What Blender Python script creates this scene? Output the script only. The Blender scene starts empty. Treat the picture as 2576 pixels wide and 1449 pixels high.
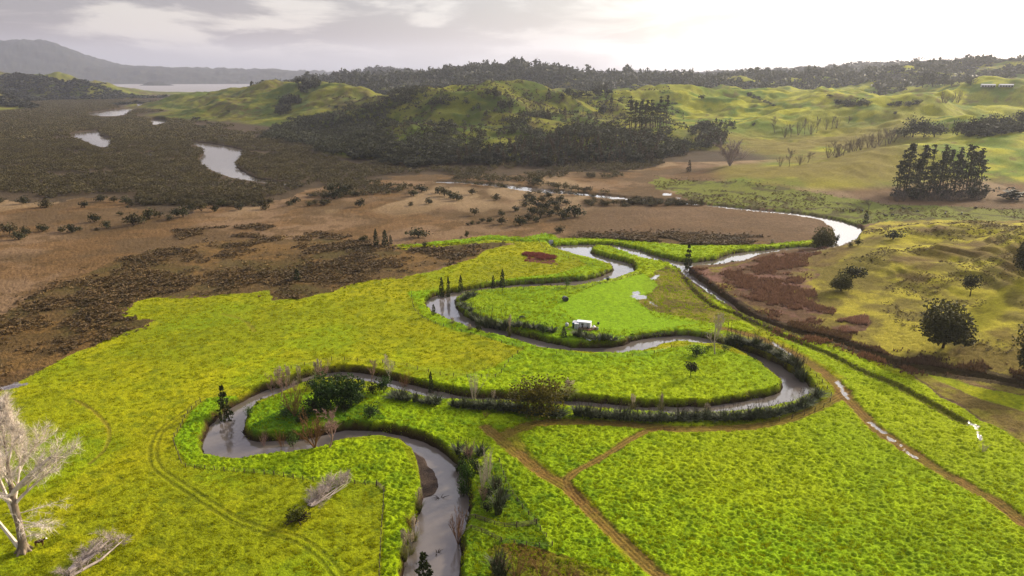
import bpy, math, random
import numpy as np
from mathutils import Vector

# ----------------------------------------------------------------------------
# survey: the photograph is 2576 x 1449 survey pixels; the drone flies 92 m up
# ----------------------------------------------------------------------------
rng = np.random.default_rng(11)
random.seed(11)
SC = bpy.context.scene
COL = SC.collection
CAMZ, FPX, PIT = 92.0, 1740.0, math.radians(17.1)
CP, SP = math.cos(PIT), math.sin(PIT)
KEXP = 1.75                      # light level of a flat white patch, so seen colours -> surface colours

def ray(u, v):
    cx = (np.asarray(u, float) - 1288.0) / FPX
    cy = (724.5 - np.asarray(v, float)) / FPX
    return cx, CP + cy * SP, -SP + cy * CP

def G(u, v, z=2.0):
    dx, dy, dz = ray(u, v)
    t = (z - CAMZ) / dz
    return dx * t, dy * t

def PL(pts, z=2.0):
    a = np.array(pts, float)
    x, y = G(a[:, 0], a[:, 1], z)
    return np.stack([x, y], 1)

def proj(x, y, z):
    d = y * CP - (z - CAMZ) * SP
    up = y * SP + (z - CAMZ) * CP
    return 1288 + FPX * x / d, 724.5 - FPX * up / d, d

def lin(r, g, b, k=None):
    k = KEXP if k is None else k
    o = []
    for c in (r, g, b):
        c /= 255.0
        o.append((c / 12.92 if c <= 0.04045 else ((c + 0.055) / 1.055) ** 2.4) / k)
    return np.array(o)

def sstep(a, b, x):
    t = np.clip((x - a) / (b - a), 0, 1)
    return t * t * (3 - 2 * t)

def smooth_curve(p, closed, n=4):
    p = np.asarray(p, float)
    N = len(p)
    out = []
    for i in range(N if closed else N - 1):
        if closed:
            a, b, c, d = p[(i - 1) % N], p[i], p[(i + 1) % N], p[(i + 2) % N]
        else:
            a, b, c, d = p[max(i - 1, 0)], p[i], p[i + 1], p[min(i + 2, N - 1)]
        for k in range(n):
            t = k / n
            out.append(0.5 * (2 * b + (c - a) * t + (2 * a - 5 * b + 4 * c - d) * t * t + (3 * b - a - 3 * c + d) * t ** 3))
    if not closed:
        out.append(p[-1])
    return np.array(out)

# --- noise -------------------------------------------------------------------
def _h(ix, iy, s):
    h = (ix.astype(np.int64) * 374761393 + iy.astype(np.int64) * 668265263 + s * 982451653) & 0xFFFFFFFF
    h = ((h ^ (h >> 13)) * 1274126177) & 0xFFFFFFFF
    h = ((h ^ (h >> 16)) * 2246822519) & 0xFFFFFFFF
    return ((h ^ (h >> 15)) & 0xFFFF) / 65535.0

def vnoise(x, y, s=0):
    ix, iy = np.floor(x), np.floor(y)
    fx, fy = x - ix, y - iy
    fx = fx * fx * fx * (fx * (fx * 6 - 15) + 10)
    fy = fy * fy * fy * (fy * (fy * 6 - 15) + 10)
    a, b = _h(ix, iy, s), _h(ix + 1, iy, s)
    c, d = _h(ix, iy + 1, s), _h(ix + 1, iy + 1, s)
    return (a * (1 - fx) + b * fx) * (1 - fy) + (c * (1 - fx) + d * fx) * fy

def fbm(x, y, scale, octv=4, s=0, gain=0.5):
    """0..1, mean about 0.5"""
    x, y = x / scale, y / scale
    t, a, n = 0, 1.0, 0.0
    for k in range(octv):
        ca, sa = math.cos(0.6 + k), math.sin(0.6 + k)
        t = t + a * vnoise(x * ca - y * sa + 17.3 * k, x * sa + y * ca - 9.1 * k, s + k)
        n += a
        a *= gain
        x, y = x * 2.03, y * 2.03
    return t / n

# --- plan geometry -------------------------------------------------------------
def inside(x, y, poly):
    res = np.zeros(x.shape, bool)
    lo, hi = poly.min(0), poly.max(0)
    idx = np.nonzero((x >= lo[0]) & (x <= hi[0]) & (y >= lo[1]) & (y <= hi[1]))[0]
    if len(idx) == 0:
        return res
    px, py = x[idx], y[idx]
    r = np.zeros(len(idx), bool)
    n = len(poly)
    for i in range(n):
        x1, y1 = poly[i]
        x2, y2 = poly[(i + 1) % n]
        if y1 == y2:
            continue
        c = (y1 > py) != (y2 > py)
        if not c.any():
            continue
        r ^= c & (px < (x2 - x1) * (py - y1) / (y2 - y1) + x1)
    res[idx] = r
    return res

def dist_line(x, y, pts, maxd, closed=False):
    d = np.full(x.shape, maxd, float)
    lo, hi = pts.min(0) - maxd, pts.max(0) + maxd
    idx = np.nonzero((x >= lo[0]) & (x <= hi[0]) & (y >= lo[1]) & (y <= hi[1]))[0]
    if len(idx) == 0:
        return d
    order = idx[np.argsort(y[idx], kind='stable')]
    sx, sy = x[order], y[order]
    sd = np.full(len(order), maxd, float)
    n = len(pts)
    for i in range(n if closed else n - 1):
        a, b = pts[i], pts[(i + 1) % n]
        y0, y1 = min(a[1], b[1]) - maxd, max(a[1], b[1]) + maxd
        i0, i1 = np.searchsorted(sy, y0), np.searchsorted(sy, y1)
        if i1 <= i0:
            continue
        qx, qy = sx[i0:i1], sy[i0:i1]
        m = np.nonzero((qx > min(a[0], b[0]) - maxd) & (qx < max(a[0], b[0]) + maxd))[0]
        if len(m) == 0:
            continue
        qx, qy = qx[m], qy[m]
        e = b - a
        L = max(e @ e, 1e-9)
        t = np.clip(((qx - a[0]) * e[0] + (qy - a[1]) * e[1]) / L, 0, 1)
        dd = np.hypot(qx - a[0] - t * e[0], qy - a[1] - t * e[1])
        k = i0 + m
        sd[k] = np.minimum(sd[k], dd)
    d[order] = sd
    return d

# ----------------------------------------------------------------------------
# water courses traced on the flat
# ----------------------------------------------------------------------------
CREEK = [(1026,1560),(1026,1449),(1026,1410),(1039,1360),(1056,1306),(1067,1266),(1072,1249),(1092,1243),(1107,1226),(1110,1206),
 (1099,1183),(1072,1149),(1046,1129),(1022,1116),(992,1106),(956,1101),(910,1104),(859,1113),(817,1123),(767,1136),(700,1143),(634,1151),(584,1153),
 (547,1149),(525,1143),(519,1126),(520,1099),(530,1073),(550,1049),(574,1029),(610,1009),(650,989),(684,976),(725,960),(770,947),(815,938),(859,933),
 (909,937),(965,949),(1016,963),(1092,981),(1146,993),(1192,998),(1269,1001),(1350,1004),(1433,1009),(1476,1010),(1559,1018),(1626,1023),(1718,1022),
 (1785,1021),(1852,1011),(1912,1001),(1952,991),(1968,978),(1973,968),(1965,958),(1945,940),(1905,910),(1862,887),(1832,876),(1795,867),(1768,865),(1718,860),
 (1693,862),(1660,870),(1626,883),(1576,892),(1526,893),(1476,892),(1409,887),(1353,876),(1276,853),(1209,837),(1159,820),(1119,803),(1092,787),(1079,770),
 (1077,760),(1089,746),(1119,738),(1176,728),(1243,720),(1326,713),(1426,708),(1476,703),(1513,695),(1539,683),(1546,676),(1539,669),(1519,662),(1476,651),
 (1443,640),(1413,630),(1399,623),(1409,618),(1443,615),(1493,614),(1546,616),(1593,626),(1643,641),(1693,653),(1735,660),(1740,672),(1722,680),(1700,675),
 (1686,668),(1650,660),(1609,650),(1576,637),(1543,623),(1509,618),(1488,621),(1481,629),(1487,637),(1526,647),(1576,660),(1594,671),(1592,682),(1576,692),
 (1526,707),(1460,721),(1360,726),(1276,729),(1226,733),(1176,738),(1151,748),(1140,760),(1147,776),(1176,797),(1209,809),(1259,828),(1326,848),(1376,860),
 (1443,872),(1509,873),(1566,868),(1609,853),(1660,846),(1718,843),(1752,847),(1785,853),(1818,863),(1858,877),(1905,893),(1952,913),(1985,933),(2016,955),
 (2036,977),(2032,990),(2011,1003),(1978,1017),(1918,1028),(1852,1036),(1785,1040),(1728,1042),(1676,1042),(1559,1035),(1460,1024),(1360,1020),(1259,1014),
 (1192,1012),(1126,1010),(1072,1002),(1002,985),(960,971),(900,960),(850,956),(800,958),(764,966),(694,997),(650,1014),(625,1036),(609,1069),(606,1089),(617,1104),
 (650,1111),(717,1109),(767,1104),(859,1082),(926,1082),(976,1090),(1030,1100),(1072,1114),(1112,1138),(1142,1166),(1156,1199),(1169,1249),(1169,1283),(1159,1333),
 (1149,1352),(1149,1399),(1149,1449),(1149,1560)]
RIVER = [(1722,680),(1735,660),(1768,658),(1808,653),(1822,646),(1852,636),(1918,628),(1985,621),(2052,619),(2080,614),(2100,602),(2106,590),(2093,570),(2068,554),
 (2035,546),(1985,539),(1938,534),(1885,529),(1838,524),(1785,518),(1725,513),(1640,506),(1560,501),(1500,496),(1440,489),(1395,486),(1350,483),(1310,478),(1240,468),(1160,461),
 (1100,459),(1100,455),(1160,456),(1240,461),(1300,466),(1350,472),(1400,477),(1440,482),(1500,488),(1560,494),(1640,501),(1725,508),(1785,514),(1838,520),(1885,525),(1938,529),(1985,533),
 (2035,540),(2068,546),(2100,552),(2140,562),(2166,574),(2158,590),(2146,610),(2118,624),(2095,629),(2052,629),(2005,629),(1952,636),(1905,646),(1875,656),(1845,664),(1802,670),(1751,672)]
CHANNELS = [
 [(480,357),(533,361),(607,376),(603,393),(590,410),(602,427),(640,447),(690,456),(740,464),(735,468),(680,462),(615,452),(580,444),(545,432),(505,410),(508,395),(515,383),(505,370)],
 [(173,337),(243,327),(250,340),(278,347),(270,368),(247,368),(222,357),(196,347)],
 [(222,285),(300,274),(345,267),(340,259),(383,262),(370,268),(330,277),(307,291),(250,292)],
 [(383,299),(424,302),(400,312),(384,312)],
 [(390,256),(467,253.5),(469,257),(417,260)],
 [(364,383),(388,382),(386,389),(366,389)],
]
NW = len(CREEK)
W_CREEK = smooth_curve(PL(CREEK, 0.6), True, 3)
W_RIVER = smooth_curve(PL(RIVER, 0.6), True, 3)
W_CH = [smooth_curve(PL(c, 0.6), True, 3) for c in CHANNELS]
WATERS = [W_CREEK, W_RIVER] + W_CH
DITCH = smooth_curve(PL([(1722,676),(1738,690),(1762,708),(1791,729),(1820,748),(1855,771),(1885,789),(1945,815),(2018,838),(2102,857),(2202,892),(2285,921),(2385,937),(2485,950),(2577,968),(2800,1010)]), False, 5)
DRAIN = smooth_curve(PL([(930,618),(999,616),(1059,617),(1086,614),(1150,611),(1192,602),(1230,598),(1290,600),(1330,602),(1372,599),(1385,606),(1392,617)]), False, 5)
DRAIN2 = smooth_curve(PL([(1718,700),(1745,733),(1790,770),(1835,785),(1918,823),(2018,866),(2085,890),(2152,926),(2243,966),(2310,1000),(2420,1060)]), False, 5)
BAR = smooth_curve(PL([(1022,1117),(1046,1130),(1072,1150),(1099,1184),(1110,1206),(1107,1227),(1092,1244),(1068,1252),(1058,1230),(1055,1200),(1048,1165),(1036,1138)], 1.0), True, 3)

# ----------------------------------------------------------------------------
# terrain
# ----------------------------------------------------------------------------
CTRL = []
def c3(u, v, Y=None, z=None):
    dx, dy, dz = ray(u, v)
    if Y is None:
        Y = (z - CAMZ) * dy / dz
    zz = CAMZ + Y * dz / dy if z is None else z
    CTRL.append((Y * dx / dy, Y, zz))
for v, us in ((1449,(-300,300,900,1500,2100,2800)),(1200,(-300,400,1000,1600,2200,2800)),(1000,(-300,400,1000,1600,2200,2560)),(850,(-300,400,1000,1500,1900)),
              (700,(-300,300,900,1400,1800)),(620,(-300,300,900,1500,2000)),(560,(-300,300,900,1500,1900,2130)),(520,(-300,300,900,1500,1900,2150,2400,2650)),
              (470,(-200,400,1000,1500,1680)),(430,(-200,300,700,1100,1400,1620)),(390,(-100,300,650)),(345,(-100,250,560)),(310,(0,250,430)),(280,(100,250,370)),(262,(140,280)),(250,(330,410)),(243,(430,)),
              (545,(2230,2380,2520,2750)),(780,(1980,)),(735,(1940,)),(830,(2030,)),(900,(2230,)),(950,(2420,2600))):
    for u in us:
        c3(u, v, z=1.0)
for t in [(2018,650,None,4),(2150,635,None,8),(2268,620,None,13),(2385,593,None,18),(2576,583,None,22),(2900,560,None,26),(2200,700,None,6),(2385,680,None,11),(2576,700,None,14),
          (2150,780,None,3.5),(2300,800,None,6),(2450,800,None,8),(2576,820,None,9),(2576,900,None,4.5),(2418,743,None,9),(2368,870,None,4.5),(2800,800,None,10),
          (2302,565,None,11),(2435,556,None,15),(2576,568,None,15),(2330,577,347,9),(2480,575,352,10),
          # far right pasture
          (2552,330,800,None),(2368,347,740,None),(2252,362,700,None),(2152,397,640,None),(2018,417,640,None),(1885,440,600,None),(2900,330,800,None),
          (2470,450,600,None),(2350,420,640,None),(2576,430,620,None),
          (2452,325,840,27),(2300,340,800,21),(2200,360,790,18),(2100,385,740,12),
          (2400,310,950,None),(2576,300,1000,None),(2300,270,1100,None),(2576,250,1150,None),(2576,217,1350,None),(2185,226,1400,None),(2300,240,1300,None),(2800,217,1350,None),(2435,217,1350,None),
          (1950,400,740,None),(1831,413,690,None),(1950,350,900,None),(2000,325,1000,None),(1900,300,1150,None),(2050,290,1150,None),(1900,270,1300,None),(1800,250,1450,None),
          (1885,230,1550,None),(1720,228,1550,None),(2052,233,1450,None),(2100,310,1050,None),(2200,290,1080,None),
          # bush hill in the middle
          (939,238,1500,None),(1026,217,1350,None),(1072,212,1250,None),(1159,215,1250,None),(1219,220,1250,None),(1293,230,1250,None),(1359,230,1250,None),(1426,247,1300,None),(1559,240,1450,None),(1493,243,1400,None),(1650,233,1500,None),
          (1000,330,900,None),(1150,300,1000,None),(1300,330,900,None),(1450,330,900,None),(1300,270,1100,None),(1150,250,1120,None),(1000,260,1150,None),(1450,280,1150,None),(1600,330,950,None),(1600,290,1200,None),(1700,330,980,None),(1750,290,1250,None),
          (880,300,1150,None),(850,352,None,3),(750,372,None,2),(950,408,None,3),(1100,417,None,3),(1300,420,None,3),(1500,418,None,3),(1620,408,None,3),(1720,388,None,3),
          (1000,375,790,13),(1200,375,790,14),(1450,370,810,14),(1600,370,820,12),
          # green hill
          (533,227,2100,None),(583,220,2000,None),(640,227,1900,None),(683,217,1850,None),(733,207,1750,None),(807,207,1700,None),(859,220,1600,None),(650,280,1450,None),(560,255,1900,None),(750,260,1450,None),(750,310,1250,None),(850,260,1400,None),(467,250,2300,None),(600,300,1400,None),(850,320,1150,None),
          # valley behind
          (700,230,2300,22),(950,230,1950,28),(1200,230,1800,32),(1450,230,1800,32),(1700,230,1900,36),(1950,230,1850,40),(2200,230,1750,48),(2450,220,1650,60),
          # dark ridge
          (640,222,3000,None),(700,214,2900,None),(800,204,2800,None),(900,196,2700,None),(1026,189,2600,None),(1140,180,2500,None),(1230,170,2500,None),(1300,168,2500,None),(1359,172,2500,None),(1420,184,2500,None),(1493,193,2500,None),(1560,197,2500,None),(1650,196,2500,None),(1718,194,2500,None),(1818,200,2450,None),
          (1918,184,2400,None),(1985,201,2400,None),(2068,190,2350,None),(2150,193,2350,None),(2285,183,2200,None),(2368,181,2150,None),(2435,168,2100,None),(2576,165,2100,None),(2800,165,2100,None),
          (700,214,3600,30),(1000,200,3300,60),(1300,200,3300,60),(1600,200,3300,60),(1900,200,3200,60),(2200,200,3000,70),(2500,200,2900,80),
          (969,173,5000,None),(880,185,5000,None),(1060,186,5000,None),(760,205,4600,40),(690,212,4300,20),
          (2010,180,3800,None),(1900,196,3800,60),(2230,172,3600,None),(2110,188,3600,None),(2320,168,3500,None),
          # left hills
          (0,262,None,1),(200,254,None,1),(380,243,None,1),(-300,262,None,1),(80,208,2850,None),(200,210,2850,None),(300,226,3000,None),(-200,205,2850,None),(0,181,3300,None),(83,190,3300,None),(153,185,3300,None),(206,199,3300,None),(300,220,3400,None),(-300,175,3300,None),(370,233,3400,None),
          (-60,240,2100,None),(20,248,2100,None),(80,262,2100,3),
          (0,200,4200,20),(200,200,4200,5),(-300,200,4200,30),
          # bay, headland and mountain
          (350,200,4700,-10),(500,200,4800,-10),(600,200,4600,-10),(350,200,5800,-12),(550,200,5800,-12),(750,200,6200,-8),(250,200,5500,-8),(500,200,7200,-10),(650,200,7400,-8),(250,200,7300,-6),
          (390,201,6900,None),(340,211,6900,2),(450,211,6900,2),
          (0,97,9500,None),(107,96,9500,None),(-300,130,9500,None),(167,117,9500,None),(217,140,9300,None),(200,133,9300,None),(232,152,9200,None),(257,163,9000,None),(280,167,9000,None),(107,150,10300,None),(0,140,10300,None),(200,160,10300,None),(257,170,10300,None),(330,172,10200,None),(420,176,10200,None),(550,176,10200,None),(700,178,10200,None),(100,165,8400,None),(-200,165,8400,None),
          (300,168,8800,None),(367,167,8800,None),(500,170,8900,None),(667,173,9000,None),(800,178,9000,None),(950,183,9000,None),(1150,186,9000,None),
          (300,205,7900,None),(500,206,7900,None),(700,206,8000,None),(0,185,7600,None),
          (1560,174,10500,None),(1680,177,10500,None),(1790,182,10500,None),(1420,186,10500,None),(1900,186,10500,None),(2300,186,10500,None),
          *[(q, 200, 11200, w) for q, w in ((-300,90),(0,60),(107,60),(200,50),(300,50),(420,50),(600,60),(800,70),(1000,70),(1200,60))],
          (0,180,15500,80),(700,180,15500,100),(1500,180,15500,80),(2500,180,15500,80)]:
    c3(*t)
CTRL = np.array(CTRL)
_ca, _cb = CTRL[:, 0] / CTRL[:, 1], np.log(CTRL[:, 1])
def _phi(da, db):
    return np.sqrt(da * da + db * db + 0.00015)
_A = np.zeros((len(CTRL) + 1, len(CTRL) + 1))
_A[:-1, :-1] = _phi(_ca[:, None] - _ca[None], _cb[:, None] - _cb[None]) - np.eye(len(CTRL)) * 0.0002
_A[-1, :-1] = _A[:-1, -1] = 1
# heights are interpolated as angles (z / y), so near and far ground weigh alike
_w = np.linalg.solve(_A, np.append(CTRL[:, 2] / CTRL[:, 1], 0))

def rbf(x, y):
    out = np.empty(x.shape)
    n = 20000
    for i in range(0, len(x), n):
        yy = np.maximum(y[i:i + n], 20)
        a, b = x[i:i + n] / yy, np.log(yy)
        out[i:i + n] = (_phi(a[:, None] - _ca[None], b[:, None] - _cb[None]) @ _w[:-1] + _w[-1]) * yy
    return out

def hills(x, y):
    """smooth ground before the water courses are cut; also how hilly it is"""
    z = rbf(x, y)
    s = 1.0 + 0.0006 * y
    t = np.clip((z - 3.0 - 0.001 * y) / s, -30, 300)
    up = s * np.where(t > 25, t, np.log1p(np.exp(np.minimum(t, 25))))
    hilly = np.clip((up - 0.8) / 9.0, 0, 1)
    far = sstep(300, 1200, y)
    n1 = fbm(x, y, 130, 4, 3) - 0.5
    n2 = 1 - np.abs(fbm(x, y, 46, 4, 9) - 0.5) * 4
    n3 = fbm(x, y, 14, 3, 21) - 0.5
    knoll = fbm(x, y, 48, 3, 13) - .5
    rn = sstep(0, 40, x) * (1 - sstep(420, 520, y))
    gul = 1 - np.abs(fbm(x, y, 210, 2, 27) - .5) * 4
    up = up + hilly * (n1 * (4 + 36 * far) * np.clip(up / 25, .25, 1.3) + (n2 - .5) * (1.3 + 1.6 * far) + n3 * (1.8 + .8 * far) + knoll * 13 * rn + (gul - .5) * 15 * far * np.clip(up / 30, 0, 1))
    up = up + hilly * rn * .46 * np.sin(up * 2 * math.pi / 2.1 + (fbm(x, y, 17, 2, 29) - .5) * 9)
    base = 2.0 - 1.15 * sstep(345, 400, y) - 6.0 * sstep(3800, 4400, y)
    return base + np.maximum(up, 0), hilly

def water_sd(x, y, maxd=9.0):
    """signed distance to the nearest water edge, + on land"""
    sd = np.full(x.shape, maxd)
    for w in WATERS:
        d = dist_line(x, y, w, maxd, True)
        sd = np.minimum(sd, np.where(inside(x, y, w), -d, d))
    return sd

def height(x, y, full=False):
    x, y = np.atleast_1d(np.asarray(x, float)), np.atleast_1d(np.asarray(y, float))
    h, hilly = hills(x, y)
    near = y < 2600
    sd = np.full(x.shape, 9.0)
    dd, d2, d3 = np.full(x.shape, 9.0), np.full(x.shape, 9.0), np.full(x.shape, 9.0)
    bar = np.zeros(x.shape)
    if near.any():
        qx, qy = x[near], y[near]
        wob = ((fbm(qx, qy, 3.0, 3, 5) - .5) * 1.5 + (fbm(qx, qy, 11.0, 3, 6) - .5) * 1.8) * np.clip(qy / 250, .6, 1.5)
        s_ = water_sd(qx, qy) + wob
        sd[near] = s_
        dd[near] = dist_line(qx, qy, DITCH, 9.0) + wob * .6
        d2[near] = dist_line(qx, qy, DRAIN, 9.0) + wob * .4
        d3[near] = dist_line(qx, qy, DRAIN2, 9.0) + wob * .4
        bar[near] = inside(qx, qy, BAR)
    bank = sstep(0.0, 1.9, sd)
    h = np.where(sd < 9, -1.0 + (h + 1.0) * bank, h)
    wd = np.where(y < 272, .7, 1.9)
    h = np.where(dd < 9, h - np.where(y < 258, 1.7, 2.9) * (1 - sstep(wd, wd + 1.4, dd)), h)
    h = np.where(d2 < 9, h - 1.6 * (1 - sstep(.6, 1.8, d2)), h)
    h = np.where(d3 < 9, h - 0.8 * (1 - sstep(.5, 1.6, d3)), h)
    h = np.where(bar > 0, np.minimum(h, 0.12 + 0.09 * np.clip(sd, -1, 9)), h)
    # grassy swell, tussocks and the raised rim
    lump = fbm(x, y, 26, 3, 31) - .5
    h = h + bank * (1 - hilly) * (y < 900) * lump * 0.8
    if full:
        return h, hilly, sd, dd, d2, d3, bar
    return h

def hit(us, vs):
    """where sight lines meet the ground"""
    us, vs = np.atleast_1d(np.asarray(us, float)), np.atleast_1d(np.asarray(vs, float))
    ys = np.concatenate([np.arange(100, 600, 3.), np.arange(600, 2000, 8.), np.arange(2000, 11000, 40.)])
    X, Y, Z = [], [], []
    for u, v in zip(us, vs):
        dx, dy, dz = ray(u, v)
        x = ys * dx / dy
        zr = CAMZ + ys * dz / dy
        h, _ = hills(x, ys)
        k = np.nonzero(zr <= h)[0]
        k = k[0] if len(k) else int(np.argmin(np.where(ys < 4000, zr - h, 1e9)))
        if k > 0 and zr[k] <= h[k]:
            g0, g1 = zr[k - 1] - h[k - 1], zr[k] - h[k]
            t = g0 / (g0 - g1) if g0 != g1 else 1
            yy = ys[k - 1] + (ys[k] - ys[k - 1]) * t
        else:
            yy = ys[k]
        X.append(yy * dx / dy); Y.append(yy)
    X, Y = np.array(X), np.array(Y)
    return X, Y, height(X, Y)
# ----------------------------------------------------------------------------
# scene helpers
# ----------------------------------------------------------------------------
def tag(o, label=None, cat=None, group=None, kind=None):
    if label: o['label'] = label
    if cat: o['category'] = cat
    if group: o['group'] = group
    if kind: o['kind'] = kind
    return o

def link(o, parent=None):
    COL.objects.link(o)
    if parent is not None:
        o.parent = parent
    return o

def empty(name, loc, rz=0.0, sc=1.0):
    o = bpy.data.objects.new(name, None)
    o.empty_display_size = 0.5
    o.location = loc
    o.rotation_euler = (0, 0, rz)
    o.scale = (sc, sc, sc) if np.isscalar(sc) else sc
    return link(o)

def put(name, me, loc=(0, 0, 0), rz=0.0, sc=1.0, parent=None):
    o = bpy.data.objects.new(name, me)
    o.location = loc
    o.rotation_euler = (0, 0, rz)
    o.scale = (sc, sc, sc) if np.isscalar(sc) else sc
    return link(o, parent)

def mesh_np(name, V, F, mats, mi=None, smooth=False, col=None):
    """V (n,3); F list of arrays (m,3) or (m,4)"""
    if isinstance(F, np.ndarray):
        F = [F]
    me = bpy.data.meshes.new(name)
    V = np.asarray(V, np.float32)
    me.vertices.add(len(V))
    me.vertices.foreach_set('co', V.ravel())
    loops = np.concatenate([f.ravel() for f in F]).astype(np.int32)
    sizes = np.concatenate([np.full(len(f), f.shape[1], np.int32) for f in F])
    me.loops.add(len(loops))
    me.loops.foreach_set('vertex_index', loops)
    me.polygons.add(len(sizes))
    st = np.concatenate([[0], np.cumsum(sizes)[:-1]]).astype(np.int32)
    me.polygons.foreach_set('loop_start', st)
    me.polygons.foreach_set('loop_total', sizes)
    if mi is not None:
        me.polygons.foreach_set('material_index', np.asarray(mi, np.int32))
    me.polygons.foreach_set('use_smooth', np.full(len(sizes), smooth))
    for m in (mats if isinstance(mats, (list, tuple)) else [mats]):
        me.materials.append(m)
    if col is not None:
        a = me.color_attributes.new('Col', 'FLOAT_COLOR', 'POINT')
        c = np.ones((len(V), 4), np.float32)
        c[:, :col.shape[1]] = col
        a.data.foreach_set('color', c.ravel())
    me.update(calc_edges=True)
    return me

class MB:
    """collects tubes, boxes, cards into one mesh"""
    def __init__(s):
        s.V, s.F3, s.F4, s.m3, s.m4, s.n = [], [], [], [], [], 0
    def add(s, V, F, m=0):
        V = np.asarray(V, float)
        F = np.asarray(F, int)
        if F.shape[1] == 3:
            s.F3.append(F + s.n); s.m3.append(np.full(len(F), m))
        else:
            s.F4.append(F + s.n); s.m4.append(np.full(len(F), m))
        s.V.append(V); s.n += len(V)
    def box(s, c, d, rz=0.0, m=0):
        x, y, z = np.array(d) / 2
        V = np.array([(-x,-y,-z),(x,-y,-z),(x,y,-z),(-x,y,-z),(-x,-y,z),(x,-y,z),(x,y,z),(-x,y,z)])
        cs, sn = math.cos(rz), math.sin(rz)
        V = V @ np.array([[cs, sn, 0], [-sn, cs, 0], [0, 0, 1]]) + np.array(c)
        s.add(V, [(0,3,2,1),(4,5,6,7),(0,1,5,4),(1,2,6,5),(2,3,7,6),(3,0,4,7)], m)
    def tube(s, pts, rad, n=5, m=0, cap=False):
        pts = np.asarray(pts, float)
        rad = np.broadcast_to(np.asarray(rad, float), (len(pts),))
        t = np.gradient(pts, axis=0)
        t /= np.maximum(np.linalg.norm(t, axis=1, keepdims=True), 1e-9)
        ref = np.where(np.abs(t[:, 2:3]) > .9, np.array([[1., 0, 0]]), np.array([[0, 0, 1.]]))
        a = np.cross(t, ref); a /= np.maximum(np.linalg.norm(a, axis=1, keepdims=True), 1e-9)
        b = np.cross(t, a)
        k = np.arange(n) / n * 2 * math.pi
        R = (np.cos(k)[None, :, None] * a[:, None] + np.sin(k)[None, :, None] * b[:, None]) * rad[:, None, None] + pts[:, None]
        F = []
        for i in range(len(pts) - 1):
            for j in range(n):
                F.append((i * n + j, i * n + (j + 1) % n, (i + 1) * n + (j + 1) % n, (i + 1) * n + j))
        s.add(R.reshape(-1, 3), F, m)
        if cap:
            for e, rv in ((0, 1), (len(pts) - 1, 0)):
                V = np.vstack([R[e], pts[e]])
                f = [(j, (j + 1) % n, n) for j in range(n)]
                s.add(V, [q[::-1] for q in f] if rv else f, m)
    def mesh(s, name, mats, smooth=False):
        F, mi = [], []
        if s.F4: F.append(np.vstack(s.F4)); mi.append(np.concatenate(s.m4))
        if s.F3: F.append(np.vstack(s.F3)); mi.append(np.concatenate(s.m3))
        return mesh_np(name, np.vstack(s.V), F, mats, np.concatenate(mi), smooth)

# ----------------------------------------------------------------------------
# materials
# ----------------------------------------------------------------------------
def new_mat(name):
    m = bpy.data.materials.new(name)
    m.use_nodes = True
    nt = m.node_tree
    return m, nt.nodes, nt.links, nt.nodes['Principled BSDF']

def noise(nd, lk, scale, detail=3, rough=.55, coord='Object', vec=None):
    n = nd.new('ShaderNodeTexNoise')
    n.inputs['Scale'].default_value = scale
    n.inputs['Detail'].default_value = detail
    n.inputs['Roughness'].default_value = rough
    if vec is None:
        tc = nd.new('ShaderNodeTexCoord')
        vec = tc.outputs[coord]
    lk.new(vec, n.inputs['Vector'])
    return n

def ramp(nd, lk, fac, a, b):
    r = nd.new('ShaderNodeMapRange')
    r.inputs['To Min'].default_value = a
    r.inputs['To Max'].default_value = b
    r.inputs['From Min'].default_value = .3
    r.inputs['From Max'].default_value = .7
    lk.new(fac, r.inputs['Value'])
    return r.outputs['Result']

def hsv_vary(nd, lk, col_out, val):
    h = nd.new('ShaderNodeHueSaturation')
    lk.new(col_out, h.inputs['Color'])
    lk.new(val, h.inputs['Value'])
    return h.outputs['Color']

def plain(name, rgb, rough=.8, spec=.25, var=.35, scale=1.5, metal=0.0, bump=0.0):
    m, nd, lk, b = new_mat(name)
    n = noise(nd, lk, scale, 4)
    c = nd.new('ShaderNodeRGB'); c.outputs[0].default_value = (*rgb, 1)
    lk.new(hsv_vary(nd, lk, c.outputs[0], ramp(nd, lk, n.outputs['Fac'], 1 - var, 1 + var)), b.inputs['Base Color'])
    b.inputs['Roughness'].default_value = rough
    b.inputs['Specular IOR Level'].default_value = spec
    b.inputs['Metallic'].default_value = metal
    if bump:
        bp = nd.new('ShaderNodeBump'); bp.inputs['Strength'].default_value = bump
        lk.new(n.outputs['Fac'], bp.inputs['Height']); lk.new(bp.outputs[0], b.inputs['Normal'])
    return m

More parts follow.
